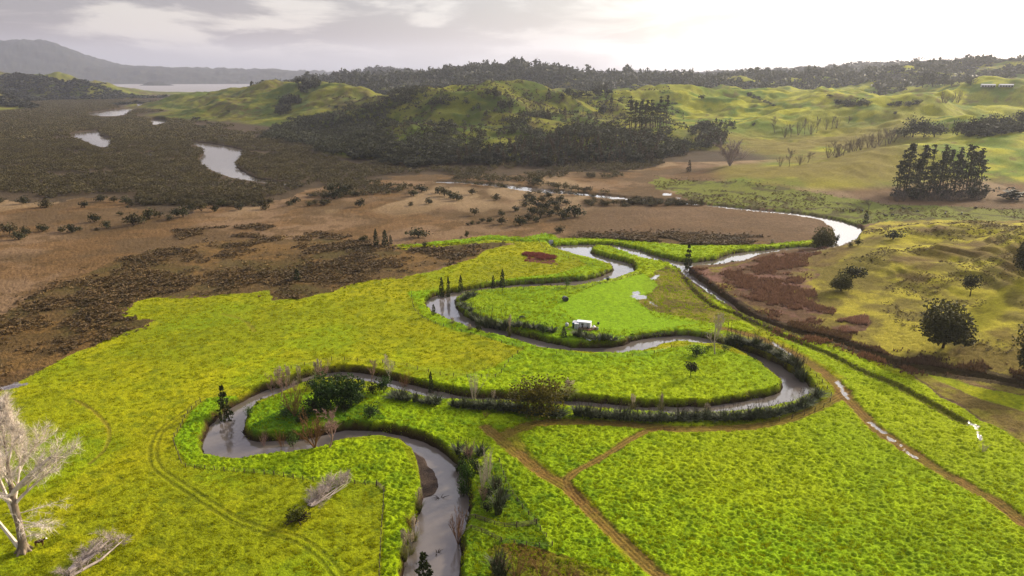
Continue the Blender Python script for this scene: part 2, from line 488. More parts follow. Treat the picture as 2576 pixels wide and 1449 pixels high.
def leafy(name, rgb, tip=None, trans=.25, var=.45, scale=.6, rnd=.25, drift=(.72, 1.25)):
    """foliage: patchy colour in the leaves, differing from plant to plant, light passing through"""
    m, nd, lk, b = new_mat(name)
    n = noise(nd, lk, scale, 3, .6)
    mixc = nd.new('ShaderNodeMix'); mixc.data_type = 'RGBA'
    mixc.inputs[6].default_value = (*rgb, 1)
    mixc.inputs[7].default_value = (*(tip if tip is not None else [c * 1.5 for c in rgb]), 1)
    lk.new(ramp(nd, lk, n.outputs['Fac'], 0, 1), mixc.inputs[0])
    oi = nd.new('ShaderNodeObjectInfo')
    mr = nd.new('ShaderNodeMapRange')
    mr.inputs['To Min'].default_value = 1 - rnd; mr.inputs['To Max'].default_value = 1 + rnd
    lk.new(oi.outputs['Random'], mr.inputs['Value'])
    n2 = noise(nd, lk, scale * 5, 2)
    n3 = noise(nd, lk, .045, 3, .6, 'Object')
    dr = nd.new('ShaderNodeMath'); dr.operation = 'MULTIPLY'
    lk.new(mr.outputs[0], dr.inputs[0]); lk.new(ramp(nd, lk, n3.outputs['Fac'], *drift), dr.inputs[1])
    mul = nd.new('ShaderNodeMath'); mul.operation = 'MULTIPLY'
    lk.new(dr.outputs[0], mul.inputs[0]); lk.new(ramp(nd, lk, n2.outputs['Fac'], 1 - var, 1 + var), mul.inputs[1])
    col = hsv_vary(nd, lk, mixc.outputs[2], mul.outputs[0])
    lk.new(col, b.inputs['Base Color'])
    b.inputs['Roughness'].default_value = .65
    b.inputs['Specular IOR Level'].default_value = .2
    if trans:
        tr = nd.new('ShaderNodeBsdfTranslucent'); lk.new(col, tr.inputs['Color'])
        mx = nd.new('ShaderNodeMixShader'); mx.inputs[0].default_value = trans
        lk.new(b.outputs[0], mx.inputs[1]); lk.new(tr.outputs[0], mx.inputs[2])
        lk.new(mx.outputs[0], nd['Material Output'].inputs['Surface'])
    return m

# ground: surface colour of each piece of land is carried by the mesh (land cover), grain added here
def ground_mat():
    m, nd, lk, b = new_mat('ground_cover')
    at = nd.new('ShaderNodeVertexColor'); at.layer_name = 'Col'
    wt = nd.new('ShaderNodeAttribute'); wt.attribute_name = 'wet'
    n1 = noise(nd, lk, .55, 5, .65)
    n2 = noise(nd, lk, 2.6, 4, .65)
    mul = nd.new('ShaderNodeMath'); mul.operation = 'MULTIPLY'
    lk.new(ramp(nd, lk, n1.outputs['Fac'], .74, 1.26), mul.inputs[0])
    lk.new(ramp(nd, lk, n2.outputs['Fac'], .72, 1.28), mul.inputs[1])
    col = hsv_vary(nd, lk, at.outputs['Color'], mul.outputs[0])
    lk.new(col, b.inputs['Base Color'])
    rr = nd.new('ShaderNodeMapRange'); rr.inputs['To Min'].default_value = .95; rr.inputs['To Max'].default_value = .06
    lk.new(wt.outputs['Fac'], rr.inputs['Value']); lk.new(rr.outputs[0], b.inputs['Roughness'])
    sp = nd.new('ShaderNodeMapRange'); sp.inputs['To Min'].default_value = .05; sp.inputs['To Max'].default_value = .8
    lk.new(wt.outputs['Fac'], sp.inputs['Value']); lk.new(sp.outputs[0], b.inputs['Specular IOR Level'])
    bp = nd.new('ShaderNodeBump'); bp.inputs['Distance'].default_value = .35
    st = nd.new('ShaderNodeMapRange'); st.inputs['To Min'].default_value = .9; st.inputs['To Max'].default_value = 0
    lk.new(wt.outputs['Fac'], st.inputs['Value']); lk.new(st.outputs[0], bp.inputs['Strength'])
    ad = nd.new('ShaderNodeMath'); ad.operation = 'ADD'
    lk.new(n1.outputs['Fac'], ad.inputs[0]); lk.new(n2.outputs['Fac'], ad.inputs[1])
    lk.new(ad.outputs[0], bp.inputs['Height']); lk.new(bp.outputs[0], b.inputs['Normal'])
    return m

def blade_mat(name, trans=.35):
    m, nd, lk, b = new_mat(name)
    at = nd.new('ShaderNodeVertexColor'); at.layer_name = 'Col'
    lk.new(at.outputs['Color'], b.inputs['Base Color'])
    b.inputs['Roughness'].default_value = .7
    b.inputs['Specular IOR Level'].default_value = .12
    tr = nd.new('ShaderNodeBsdfTranslucent'); lk.new(at.outputs['Color'], tr.inputs['Color'])
    mx = nd.new('ShaderNodeMixShader'); mx.inputs[0].default_value = trans
    lk.new(b.outputs[0], mx.inputs[1]); lk.new(tr.outputs[0], mx.inputs[2])
    lk.new(mx.outputs[0], nd['Material Output'].inputs['Surface'])
    return m

def water_mat():
    m, nd, lk, b = new_mat('muddy_water')
    b.inputs['Base Color'].default_value = (*WATERC, 1)
    b.inputs['Roughness'].default_value = .05
    b.inputs['IOR'].default_value = 1.45
    b.inputs['Specular IOR Level'].default_value = .5
    silt = noise(nd, lk, .06, 4, .6)
    mc = nd.new('ShaderNodeMix'); mc.data_type = 'RGBA'
    mc.inputs[6].default_value = (WATERC[0] * .62, WATERC[1] * .62, WATERC[2] * .6, 1); mc.inputs[7].default_value = (*WATERC, 1)
    lk.new(ramp(nd, lk, silt.outputs['Fac'], 0, 1), mc.inputs[0]); lk.new(mc.outputs[2], b.inputs['Base Color'])
    # the open bay is ruffled by wind, the creek lies still
    tc = nd.new('ShaderNodeTexCoord'); sx = nd.new('ShaderNodeSeparateXYZ'); lk.new(tc.outputs['Object'], sx.inputs[0])
    rf = nd.new('ShaderNodeMapRange')
    for k, q in (('From Min', 3300), ('From Max', 4300), ('To Min', .05), ('To Max', .45)): rf.inputs[k].default_value = q
    lk.new(sx.outputs['Y'], rf.inputs['Value']); lk.new(rf.outputs[0], b.inputs['Roughness'])
    n = noise(nd, lk, .9, 3, .6)
    bp = nd.new('ShaderNodeBump'); bp.inputs['Strength'].default_value = .07; bp.inputs['Distance'].default_value = .3
    lk.new(n.outputs['Fac'], bp.inputs['Height']); lk.new(bp.outputs[0], b.inputs['Normal'])
    return m
WATERC = (.15, .125, .105)

# ----------------------------------------------------------------------------
# ground sheet
# ----------------------------------------------------------------------------
GREEN = [(-500,1700),(-500,1005),(0,990),(60,955),(130,918),(200,884),(300,852),(370,828),(400,812),(340,800),(305,785),(345,762),(400,749),(560,743),(680,737),(700,752),(760,752),(830,742),(880,722),(905,712),
 (960,701),(1050,692),(1100,682),(1150,665),(1190,650),(1215,632),(1260,618),(1300,610),(1255,607),(1192,612),(1140,617),(1086,621),(1000,622),(985,613),(1059,612),(1079,606),(1159,599),(1192,592),(1243,588),(1319,592),(1369,583),
 (1393,587),(1406,596),(1459,596),(1526,598),(1626,606),(1718,614),(1835,615),(1935,611),(1990,606),(2050,600),(2060,612),(1985,619),(1852,635),(1735,658),(1718,690),(1752,722),(1802,746),(1835,773),(1885,797),(1935,817),(2001,838),
 (2085,862),(2185,898),(2252,922),(2305,948),(2318,970),(2352,999),(2418,1023),(2468,1059),(2518,1083),(2577,1116),(3000,1250),(3000,1700)]
GREEN2 = [(2310,928),(2400,957),(2480,976),(2577,1000),(2800,1060),(2700,1075),(2577,1040),(2460,998),(2350,958)]
LUSH = [
 [(1130,760),(1145,745),(1226,727),(1450,720),(1596,688),(1600,660),(1480,625),(1510,612),(1700,655),(1740,690),(1800,750),(1900,830),(1800,850),(1660,850),(1560,873),(1440,876),(1250,830),(1140,785)],
 [(1240,925),(1330,874),(1480,891),(1640,882),(1760,866),(1900,906),(1985,975),(1900,1008),(1700,1025),(1450,1014),(1200,1002),(1010,968),(1000,945),(1130,962)],
 [(1300,1105),(1345,1075),(1600,1080),(1900,1080),(2100,1010),(2130,1010),(2600,1340),(2600,1700),(1750,1700),(1560,1360),(1480,1250)],
 [(600,1040),(700,995),(1000,985),(1200,1010),(1500,1030),(2060,1000),(2080,1020),(1700,1080),(1300,1080),(1270,1120),(1420,1240),(1640,1480),(1600,1700),(1140,1700),(1160,1200),(1100,1125),(900,1080),(640,1115)],
 [(520,1005),(480,1043),(440,1106),(467,1172),(560,1184),(760,1205),(950,1222),(968,1240),(958,1500),(950,1700),(1030,1700),(1070,1250),(1010,1110),(850,1110),(590,1155),(515,1140),(535,1050),(610,995)],
 [(1036,740),(1041,780),(1076,806),(1142,830),(1226,853),(1316,880),(1360,872),(1200,830),(1090,785),(1080,755),(1110,735),(1250,715),(1500,695),(1550,676),(1500,655),(1440,640),(1470,665),(1400,690),(1250,705),(1120,728)],
 [(985,613),(1059,612),(1079,606),(1159,599),(1243,588),(1369,583),(1406,596),(1526,598),(1718,614),(1835,615),(1990,606),(2050,601),(1985,619),(1735,658),(1640,640),(1540,612),(1395,620),(1370,605),(1240,600),(1080,615)],
 [(2100,960),(2125,985),(2145,1012),(2285,1127),(2577,1312),(2800,1460),(3000,1250),(2577,1120),(2318,970),(2250,940)],
 [(2085,870),(2185,905),(2300,970),(2577,1120),(2800,1250),(2577,1200),(2300,1040),(2130,950),(1900,820),(1750,720),(1760,700),(1885,797),(2001,845)],
]
DARKS = [
 [(0,800),(60,758),(230,690),(300,650),(420,620),(640,592),(830,598),(900,607),(990,622),(1190,612),(1290,606),(1190,650),(1050,690),(900,712),(830,742),(700,752),(560,742),(330,755),(280,790),(390,815),(300,850),(130,912),(-60,950)],
 [(1440,600),(1530,592),(1640,588),(1760,590),(1900,600),(1960,606),(1720,613),(1560,600)],
]
ROUGH = [(1585,760),(1640,695),(1690,672),(1720,690),(1752,722),(1800,765),(1850,805),(1790,815),(1720,800),(1650,785)]
REEDBED = [(1728,678),(1845,672),(1952,640),(2072,626),(2100,634),(2030,655),(2040,700),(2055,750),(2105,783),(2080,815),(2040,828),(1945,806),(1885,782),(1800,730)]
REEDBED2 = [(2090,812),(2180,800),(2185,838),(2120,842)]
ROUGH2 = [(2300,935),(2340,985),(2420,1018),(2470,1055),(2520,1085),(2577,1118),(3000,1260),(3000,1090),(2577,980),(2480,955),(2385,940)]
PURPLE = [(1322,636),(1360,638),(1412,650),(1410,665),(1360,662),(1318,658),(1329,648),(1314,641)]
CATTLE = [(1640,440),(1720,452),(1818,463),(2018,484),(2250,513),(2800,530),(2800,560),(2380,552),(2230,552),(2165,565),(2130,556),(2035,538),(1938,524),(1838,514),(1740,503),(1700,480),(1650,470)]
TRACKS = [  # centre line, half width m, strength, gap (two wheels)
 ([(2800,1470),(2577,1316),(2485,1249),(2368,1186),(2285,1133),(2202,1076),(2140,1012),(2102,966),(2085,948),(2035,912),(1968,876),(1918,855),(1868,838),(1818,826)],2.0,1.0,0),
 ([(2130,985),(2102,1003),(2052,1029),(1985,1056),(1885,1073),(1785,1079),(1718,1081),(1659,1076),(1559,1066),(1426,1061),(1343,1069),(1293,1086),(1262,1100)],1.7,.9,0),
 ([(1222,1078),(1243,1095),(1309,1146),(1359,1186),(1426,1229),(1476,1276),(1526,1326),(1593,1393),(1659,1449),(1800,1570)],1.7,.95,0),
 ([(1285,1085),(1300,1112),(1325,1150),(1365,1186)],1.6,.6,0),
 ([(1690,1078),(1626,1086),(1576,1113),(1509,1153),(1453,1183),(1429,1203),(1436,1229),(1460,1262)],1.1,.95,0),
 ([(620,960),(500,1012),(474,1033),(412,1076),(388,1116),(386,1153),(402,1183),(467,1229),(534,1273),(600,1313),(667,1336),(750,1360),(800,1393),(834,1428),(860,1470)],.38,.42,1.6),
 ([(187,1006),(233,1033),(273,1079),(267,1126),(225,1168)],.5,.5,0),
 ([(560,790),(600,800),(625,815),(640,835)],.8,.35,0),
]
RIGHTSIDE = [(1726,680),(1791,732),(1885,792),(2018,842),(2202,896),(2385,942),(2577,975),(3000,1060),(3000,540),(2250,540),(2170,575),(2140,622),(2060,632),(1950,645),(1840,668)]
PUDDLES = [[(1590,736),(1606,734),(1609,742),(1596,742)],[(1588,744),(1600,742),(1622,745),(1630,752),(1612,757),(1592,752)],[(1632,760),(1650,768),(1655,774),(1638,768)],[(1634,703),(1652,693),(1660,696),(1646,706)],
 [(2427,1060),(2444,1064),(2462,1078),(2472,1098),(2474,1110),(2462,1112),(2456,1095),(2448,1080)],[(2100,962),(2112,958),(2128,985),(2136,1003),(2126,1000),(2112,980)],
 [(2188,1062),(2206,1070),(2240,1100),(2290,1138),(2336,1157),(2330,1158),(2282,1142),(2275,1128),(2230,1098)],[(2342,1172),(2368,1186),(2362,1187)],[(1938,858),(1960,870),(1990,890),(1984,892),(1955,874)],
 [(0,975),(50,966),(70,968),(30,982),(0,985)],[(1668,484),(1690,485),(1688,489),(1668,488)],[(1700,494),(1712,495),(1708,498)]]

def build_ground():
    rows = []
    y = 84.0
    while y < 16200:
        rows.append(y)
        d = y * y / (CAMZ * FPX) * 2.0
        cap = 3.6 if y < 1700 else 3.6 + (y - 1700) * .011
        y += min(max(d, .2), cap)
    rows = np.array(rows)
    cols = np.linspace(-1.12, 1.12, 1240)
    nr, nc = len(rows), len(cols)
    X = (rows[:, None] * cols[None]).ravel()
    Y = np.repeat(rows, nc)
    h, hilly, sd, dd, d2, d3, bar = height(X, Y, True)
    n = len(X)
    flat = 1 - hilly
    # ragged edges for the land cover
    wx = (fbm(X, Y, 14, 3, 41) - .5) * 9 * np.clip(Y / 260, .5, 3)
    wy = (fbm(X, Y, 14, 3, 47) - .5) * 9 * np.clip(Y / 260, .5, 4)
    X2, Y2 = X + wx, Y + wy
    wa = .35 + .9 * sstep(-10, -70, X) * sstep(205, 235, Y) + .7 * sstep(105, 125, X) * (1 - sstep(235, 250, Y))
    X3, Y3 = X + wx * wa, Y + wy * wa
    g = lambda p: inside(X2, Y2, PL(p)) & (flat > .3)
    green = inside(X3, Y3, PL(GREEN)) | inside(X3, Y3, PL(GREEN2))
    wet = np.zeros(n)
    f1, f2, f3, f4 = fbm(X, Y, 55, 4, 51), fbm(X, Y, 9, 4, 57), fbm(X, Y, 2.2, 3, 61), fbm(X, Y * .55, 150, 3, 67)
    def mix(a, b, t):
        return a + (b - a) * np.clip(t, 0, 1)[:, None]
    c = lambda *q: lin(*q)[None]
    # hill pasture: green on the tops, tawny in the hollows and on worn ground
    C = mix(c(122,146,36), c(170,172,48), sstep(.38, .62, f1))
    C = mix(C, c(132,110,60), sstep(.50, .68, f2 * .55 + f4 * .45) * .75)
    C = mix(C, c(206,202,46), sstep(.54, .68, fbm(X, Y, 34, 3, 71)) * .8)
    rightnear = sstep(0, 40, X) * (1 - sstep(440, 520, Y))
    C = mix(C, mix(mix(c(204,192,58), c(140,128,50), sstep(.4, .62, f2 * .6 + f1 * .4)), c(114,88,52), sstep(.50, .68, fbm(X, Y, 20, 4, 73)) * .7), rightnear)  # pale patches paint sunlit ground into the near hill's colour
    # tawny slope at the foot of the far right pasture
    uu, vv, _ = proj(X, Y, h)
    taw = sstep(1640, 1800, uu) * (1 - sstep(2200, 2420, uu)) * sstep(500, 620, Y) * (1 - sstep(950, 1150, Y)) * (X > 0)
    C = mix(C, mix(c(160,146,62), c(130,118,54), f2), taw * sstep(.25, .55, f1 + .1))
    # bush floor on the middle hill, dark forest ground far off
    wood = ((Y > 2250) & (X > -2250) & (X / Y > -.40)).astype(float) * hilly
    C = mix(C, c(62,62,48), wood * sstep(.28, .36, f1 + .1))
    C = mix(C, c(44,46,54), sstep(4300, 5200, Y) * .95)  # bluish haze tone painted into the colour of all distant ground
    # darker, browner left and middle hill pasture, cloud shade painted in; then the wetland
    C = mix(C, mix(mix(c(80,90,36), c(118,118,48), sstep(.4, .66, f1)), c(88,74,50), sstep(.47, .62, f2 * .5 + f4 * .5) * .85), sstep(420, 0, X) * sstep(640, 900, Y) * .72 * (1 - wood) * (Y < 4200))
    rside = inside(X3, Y3, PL(RIGHTSIDE))
    rb = (inside(X2, Y2, PL(REEDBED)) | inside(X2, Y2, PL(REEDBED2)))
    marsh = sstep(.55, .85, flat) * (Y < 4600) * (1 - .85 * rside)
    rbd = np.maximum(dist_line(X, Y, PL(REEDBED), 22, True), 22.0 * (Y > 420))
    marsh = np.maximum(marsh, rb * sstep(.50 - .024 * rbd, .74 - .024 * rbd, fbm(X, Y, 11, 4, 99) + .12))
    M = mix(c(150,122,90), c(116,94,64), sstep(.35, .62, f1))
    M = mix(M, c(136,104,64), sstep(.5, .66, fbm(X, Y, 28, 3, 81)) * .7)
    M = mix(M, c(104,82,50), sstep(.50, .68, f2) * .6)
    M = mix(M, c(176,150,112), sstep(.56, .68, fbm(X, Y * .5, 40, 3, 83)) * sstep(430, 520, Y) * .75)
    M = mix(M, c(124,100,74), sstep(20, 90, X + (f1 - .5) * 120) * (1 - sstep(480, 560, Y + (f1 - .5) * 120)) * .65)
    for dk in DARKS:
        t = g(dk).astype(float)
        M = mix(M, mix(mix(c(104,84,48), c(136,106,60), sstep(.42, .62, f2)), c(92,82,42), sstep(.46, .68, fbm(X, Y, 17, 4, 87))), t * .8)
    thick = inside(X2, Y2, PL(THICKET)) | (Y > 760)
    M = mix(M, mix(c(104,88,66), c(84,72,54), f2), thick.astype(float))
    M = mix(M, mix(c(140,104,88), c(112,86,60), sstep(.4, .6, f2)), rb.astype(float))
    C = mix(C, M, marsh)
    # cattle flat
    ct = g(CATTLE)
    C = mix(C, mix(mix(c(118,132,44), c(140,140,58), f1), c(98,92,50), sstep(.5, .62, f2) * .9), ct.astype(float))
    # paddocks
    gr = green & (flat > .25)
    lush = np.zeros(n, bool)
    for p in LUSH:
        lush |= inside(X3, Y3, PL(p))
    yel = mix(mix(c(178,178,8), c(160,170,8), sstep(.3, .7, f1)), c(200,194,28), sstep(.5, .74, f2) * .4)
    yel = mix(yel, c(126,138,12), sstep(.54, .74, fbm(X, Y, 2.6, 4, 91)) * .7)
    yel = mix(yel, c(142,176,10), sstep(.50, .75, fbm(X, Y, 30, 3, 92)) * .5)
    lsh = mix(mix(c(146,186,6), c(170,196,8), sstep(.3, .7, f1)), c(104,144,8), sstep(.5, .74, fbm(X, Y, 3.2, 4, 93)) * .6)
    lsh = mix(lsh, c(190,204,8), sstep(10, 110, X + (f1 - .5) * 90) * (1 - sstep(290, 360, Y)) * (.4 + .35 * f1))
    P = np.where(lush[:, None], lsh, yel) * (.80 + .40 * fbm(X, Y, 38, 3, 97))[:, None]
    P = mix(P, mix(c(150,140,56), c(120,108,50), sstep(.4, .6, f2)), g(ROUGH).astype(float))
    mown = inside(X3, Y3, PL([(1400,760),(1500,720),(1620,690),(1660,720),(1600,760),(1650,800),(1760,812),(1640,830),(1520,830),(1440,800)]))
    P = mix(P, c(152,192,6), mown * .85)
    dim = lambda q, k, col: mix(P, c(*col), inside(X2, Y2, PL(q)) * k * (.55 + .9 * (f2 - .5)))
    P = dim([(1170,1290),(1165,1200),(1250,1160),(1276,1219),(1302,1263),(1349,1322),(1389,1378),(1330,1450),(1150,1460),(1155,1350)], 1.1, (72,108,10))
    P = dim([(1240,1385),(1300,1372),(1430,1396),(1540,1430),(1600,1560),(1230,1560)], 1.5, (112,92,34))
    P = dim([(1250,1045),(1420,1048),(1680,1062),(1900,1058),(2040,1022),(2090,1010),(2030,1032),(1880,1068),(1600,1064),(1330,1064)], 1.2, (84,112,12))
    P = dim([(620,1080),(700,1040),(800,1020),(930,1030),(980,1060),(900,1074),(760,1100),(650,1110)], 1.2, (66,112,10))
    pp = g(PURPLE)
    P = mix(P, mix(c(128,74,64), c(96,58,44), f2), pp.astype(float))
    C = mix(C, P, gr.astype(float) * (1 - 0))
    gmask = gr & ~pp
    C = mix(C, mix(mix(c(160,152,52), c(130,112,54), sstep(.4, .6, f2)), c(140,108,84), sstep(.55, .7, fbm(X, Y, 13, 3, 98)) * .7), (inside(X3, Y3, PL(ROUGH2)) & ~green) * .9)
    # drains and banks
    C = mix(C, c(84,72,30), (d3 < 2.2) * .8)
    C = mix(C, c(74,54,34), (d2 < 1.3) * .9)
    C = mix(C, c(70,54,38), (dd < 5.0) * (Y < 420) * .9)
    h0 = h.copy()
    bank = (1 - sstep(.9, 2.1, sd + (f3 - .5) * 1.2)) * (sd > -3)
    C = mix(C, mix(c(92,78,36), c(58,44,30), sstep(1.3, .5, h0)), bank)
    C = mix(C, mix(c(96,82,72), c(74,62,54), f3), bar)
    C = mix(C, c(60,50,40), (sd < 0))
    # tracks
    disp = np.ones(n)
    for pts, w, st, gap in TRACKS:
        ln = smooth_curve(PL(pts), False, 6)
        d = dist_line(X, Y, ln, 7.0)
        if gap:
            d = np.minimum(np.abs(d - gap * .5), 7)
        t = (1 - sstep(w * .7, w * 1.35, d + (f3 - .5) * w * .9)) * st
        ruts = .5 + .5 * np.cos(d * 2 * math.pi / .95)
        tc = mix(mix(c(168,132,66), c(112,84,46), ruts * .85), c(128,120,36), sstep(.5, .7, f2) * .45) if not gap else np.repeat(c(66,66,18), n, 0)
        C = mix(C, tc, t * (.9 if gap else .97))
        disp *= 1 - .8 * t
        h = h - t * (.25 if gap else .12 + .1 * ruts)
    # clumps of long grass
    near = (Y < 560).astype(float)
    lu = lush.astype(float)
    a1 = np.abs(fbm(X, Y * 1.3, 1.25, 3, 101) - .5) * 2
    a2 = fbm(X, Y * 1.4, .75, 3, 103)
    amp = np.where(gmask, .26 + .6 * lu * (1 - mown), 0.0) + np.where(~gmask, .55, 0)
    amp = amp * (1 - hilly * .6)
    land = sstep(.6, 2.2, sd) * (1 - bar)
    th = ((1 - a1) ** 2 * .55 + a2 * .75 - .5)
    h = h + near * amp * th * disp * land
    # darker at the foot of the clumps
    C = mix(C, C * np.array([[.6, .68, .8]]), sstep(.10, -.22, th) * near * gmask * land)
    # puddles
    for p in PUDDLES:
        q = smooth_curve(PL(p), True, 4)
        d = dist_line(X, Y, q, 2.0, True)
        s = np.where(inside(X, Y, q), d, -d) + (fbm(X, Y, 1.6, 3, 62) - .56) * 2.6
        t = sstep(-.15, .15, s)
        wet = np.maximum(wet, t)
        C = mix(C, c(112,100,90), t)
        m = t > .3
        if m.any():
            h = np.where(m, np.minimum(h, np.median(h[m]) - .02), h)
    V = np.stack([X, Y, h], 1)
    i = np.arange(nr - 1)[:, None] * nc + np.arange(nc - 1)[None]
    F = np.stack([i, i + 1, i + nc + 1, i + nc], -1).reshape(-1, 4)
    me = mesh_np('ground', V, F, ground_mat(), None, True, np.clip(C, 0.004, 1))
    a = me.attributes.new('wet', 'FLOAT', 'POINT')
    a.data.foreach_set('value', wet.astype(np.float32))
    o = put('ground', me)
    tag(o, kind='structure')
    return o

THICKET = [(-400,500),(0,500),(60,508),(120,508),(170,500),(230,492),(300,497),(350,520),(420,538),(470,540),(520,515),(600,508),(700,502),(740,490),(760,475),(830,462),(900,470),(1000,440),(1100,436),(1250,438),(1350,432),(1600,428),(1660,415),
           (1640,405),(1500,415),(1000,412),(860,396),(750,370),(640,342),(480,312),(420,276),(460,254),(300,248),(100,256),(0,262),(-400,262)]
# ----------------------------------------------------------------------------
# plants: every kind is modelled in metres, then copied and scaled
# ----------------------------------------------------------------------------
R_ = np.random.default_rng
def unit(v):
    return v / np.maximum(np.linalg.norm(v, axis=-1, keepdims=True), 1e-9)

def cards(C, S, r, flat=0.0, asp=.62):
    """leaf sprays: one bent diamond per centre, any way up"""
    n = len(C)
    nn = r.normal(size=(n, 3)); nn[:, 2] += flat * 2
    nn = unit(nn)
    t = unit(np.cross(nn, r.normal(size=(n, 3))))
    b = np.cross(nn, t)
    S = np.broadcast_to(S, (n,))[:, None] * r.uniform(.65, 1.3, (n, 1))
    V = np.stack([C - t * S * .5, C - b * S * .5 * asp + nn * S * .12, C + t * S * .5, C + b * S * .5 * asp + nn * S * .12], 1).reshape(-1, 3)
    F = np.arange(4 * n).reshape(-1, 4)
    return V, F

def crown_pts(n, W, H, z0, r, lobes=9, low=.15):
    """points through an uneven crown of overlapping boughs; W wide, from z0 up to H"""
    lc = unit(r.normal(size=(lobes, 3))) * r.uniform(.3, .64, (lobes, 1))
    lr = r.uniform(.30, .50, lobes)
    k = r.integers(0, lobes, n)
    d = unit(r.normal(size=(n, 3)))
    p = lc[k] + d * (lr[k] * r.uniform(.5, 1.05, n) ** .6)[:, None]
    bough = r.uniform(0, 1, n) < .32
    p[bough] = lc[k[bough]] * r.uniform(0, 1, (bough.sum(), 1)) + r.normal(size=(bough.sum(), 3)) * .1
    p[:, 2] = np.where(p[:, 2] < -.1, -.1 + (p[:, 2] + .1) * .72, p[:, 2])
    zz = np.clip((p[:, 2] + .72) / 1.66, 0, 1.03)
    p[:, :2] *= .97 / np.percentile(np.abs(p[:, :2]), 97.5)
    zz *= 1 / np.percentile(zz, 99)
    return np.stack([p[:, 0] * W / 2, p[:, 1] * W / 2, z0 + (H - z0) * zz], 1)

def cone_pts(n, W, H, z0, r, pw=.8, rag=.3, tiers=0):
    t = r.uniform(0, 1, n) ** 1.25
    if tiers:
        t = (np.floor(t * tiers) + r.uniform(.1, .75, n) ** 1.5) / tiers
    a = r.uniform(0, 2 * math.pi, n)
    bulge = 1 + rag * np.sin(a * 3 + np.floor(t * 7) * 2.1) * .6
    rad = W / 2 * (1 - t) ** pw * np.sqrt(r.uniform(.25, 1, n)) * bulge * np.where(t < .1, .8, 1)
    z = z0 + (H - z0) * t - rad * .12
    return np.stack([np.cos(a) * rad, np.sin(a) * rad, z], 1)

def stems(mb, n, H, rad, spread, r, m=0):
    for i in range(n):
        a = r.uniform(0, 6.28); s = spread * r.uniform(.3, 1) * (n > 1)
        q = np.array([[0, 0, 0], [math.cos(a) * s * .35, math.sin(a) * s * .35, H * .5], [math.cos(a) * s, math.sin(a) * s, H]])
        mb.tube(q, [rad, rad * .75, rad * .4], 6, m)

def grow(mb, p, d, L, rad, lev, r, o):
    """a bare limb, its side limbs and twigs"""
    ns = 5 if lev == 0 else 4
    pts = [np.array(p, float)]
    d = unit(np.array(d, float))
    for i in range(ns):
        d = unit(d + r.normal(size=3) * o['wig'] + np.array([0, 0, o['up'] * (lev > 0)]))
        pts.append(pts[-1] + d * L / ns)
    pts = np.array(pts)
    rr = np.linspace(rad, rad * (.35 if lev < o['lev'] else .15), ns + 1)
    mb.tube(pts, rr, (7, 5, 4, 3, 3)[min(lev, 4)])
    seg = unit(np.gradient(pts, axis=0))
    if lev < o['lev']:
        k = o['kids'][lev]
        for j in range(k):
            t = o['t0'][lev] + (1 - o['t0'][lev]) * (j + r.uniform(.2, .9)) / k
            x = t * ns; i = min(int(x), ns - 1)
            q = pts[i] + (pts[i + 1] - pts[i]) * (x - i)
            a = math.radians(r.uniform(*o['ang']))
            side = unit(np.cross(seg[i], r.normal(size=3)))
            nd_ = seg[i] * math.cos(a) + side * math.sin(a)
            grow(mb, q, nd_, L * r.uniform(*o['len']) * (1 - .35 * t * (lev == 0)), rad * (.5 if lev else .42) * (1 - .4 * t), lev + 1, r, o)
    if lev >= o['lev'] - 1:
        m = o['tw']
        t = r.uniform(.15, 1, m) * ns
        i = np.minimum(t.astype(int), ns - 1)
        q = pts[i] + (pts[i + 1] - pts[i]) * (t - i)[:, None]
        dd = unit(seg[i] + r.normal(size=(m, 3)) * .75 + np.array([0, 0, o['up'] * 2]))
        ll = o['twl'] * r.uniform(.5, 1.2, m)[:, None]
        s = unit(np.cross(dd, r.normal(size=(m, 3)))) * o['tww']
        V = np.stack([q - s, q + s, q + dd * ll + r.normal(size=(m, 3)) * .08 * o['twl']], 1).reshape(-1, 3)
        mb.add(V, np.arange(3 * m).reshape(-1, 3))

def bare_mb(H, r, kind='poplar', thin=1.0):
    mb = MB()
    o = dict(lev=3, kids=(9, 5, 4), t0=(.28, .25, .2), ang=(22, 46), len=(.38, .56), wig=.10, up=.10, tw=7, twl=H * .055, tww=H * .0011 * thin)
    if kind == 'willow':      # several stems fanning from the ground
        o.update(kids=(6, 5, 0), lev=2, ang=(14, 32), t0=(.15, .2, .2), tw=12, wig=.07)
        for i in range(7):
            a = i * .9 + r.uniform(0, .5)
            s = r.uniform(.12, .42)
            grow(mb, (0, 0, 0), (math.cos(a) * s, math.sin(a) * s, 1), H * r.uniform(.62, .85), H * .016, 0, r, o)
    elif kind == 'brush':     # dense thicket of thin rods
        o.update(kids=(5, 0, 0), lev=1, ang=(10, 26), t0=(.2, .2, .2), tw=14, wig=.06)
        for i in range(16):
            a = r.uniform(0, 6.28); s = r.uniform(.05, .5)
            grow(mb, (math.cos(a) * H * .05, math.sin(a) * H * .05, 0), (math.cos(a) * s, math.sin(a) * s, 1), H * r.uniform(.6, .95), H * .007, 0, r, o)
    else:
        grow(mb, (0, 0, 0), (r.normal() * .03, r.normal() * .03, 1), H * .86, H * .019, 0, r, o)
    return mb

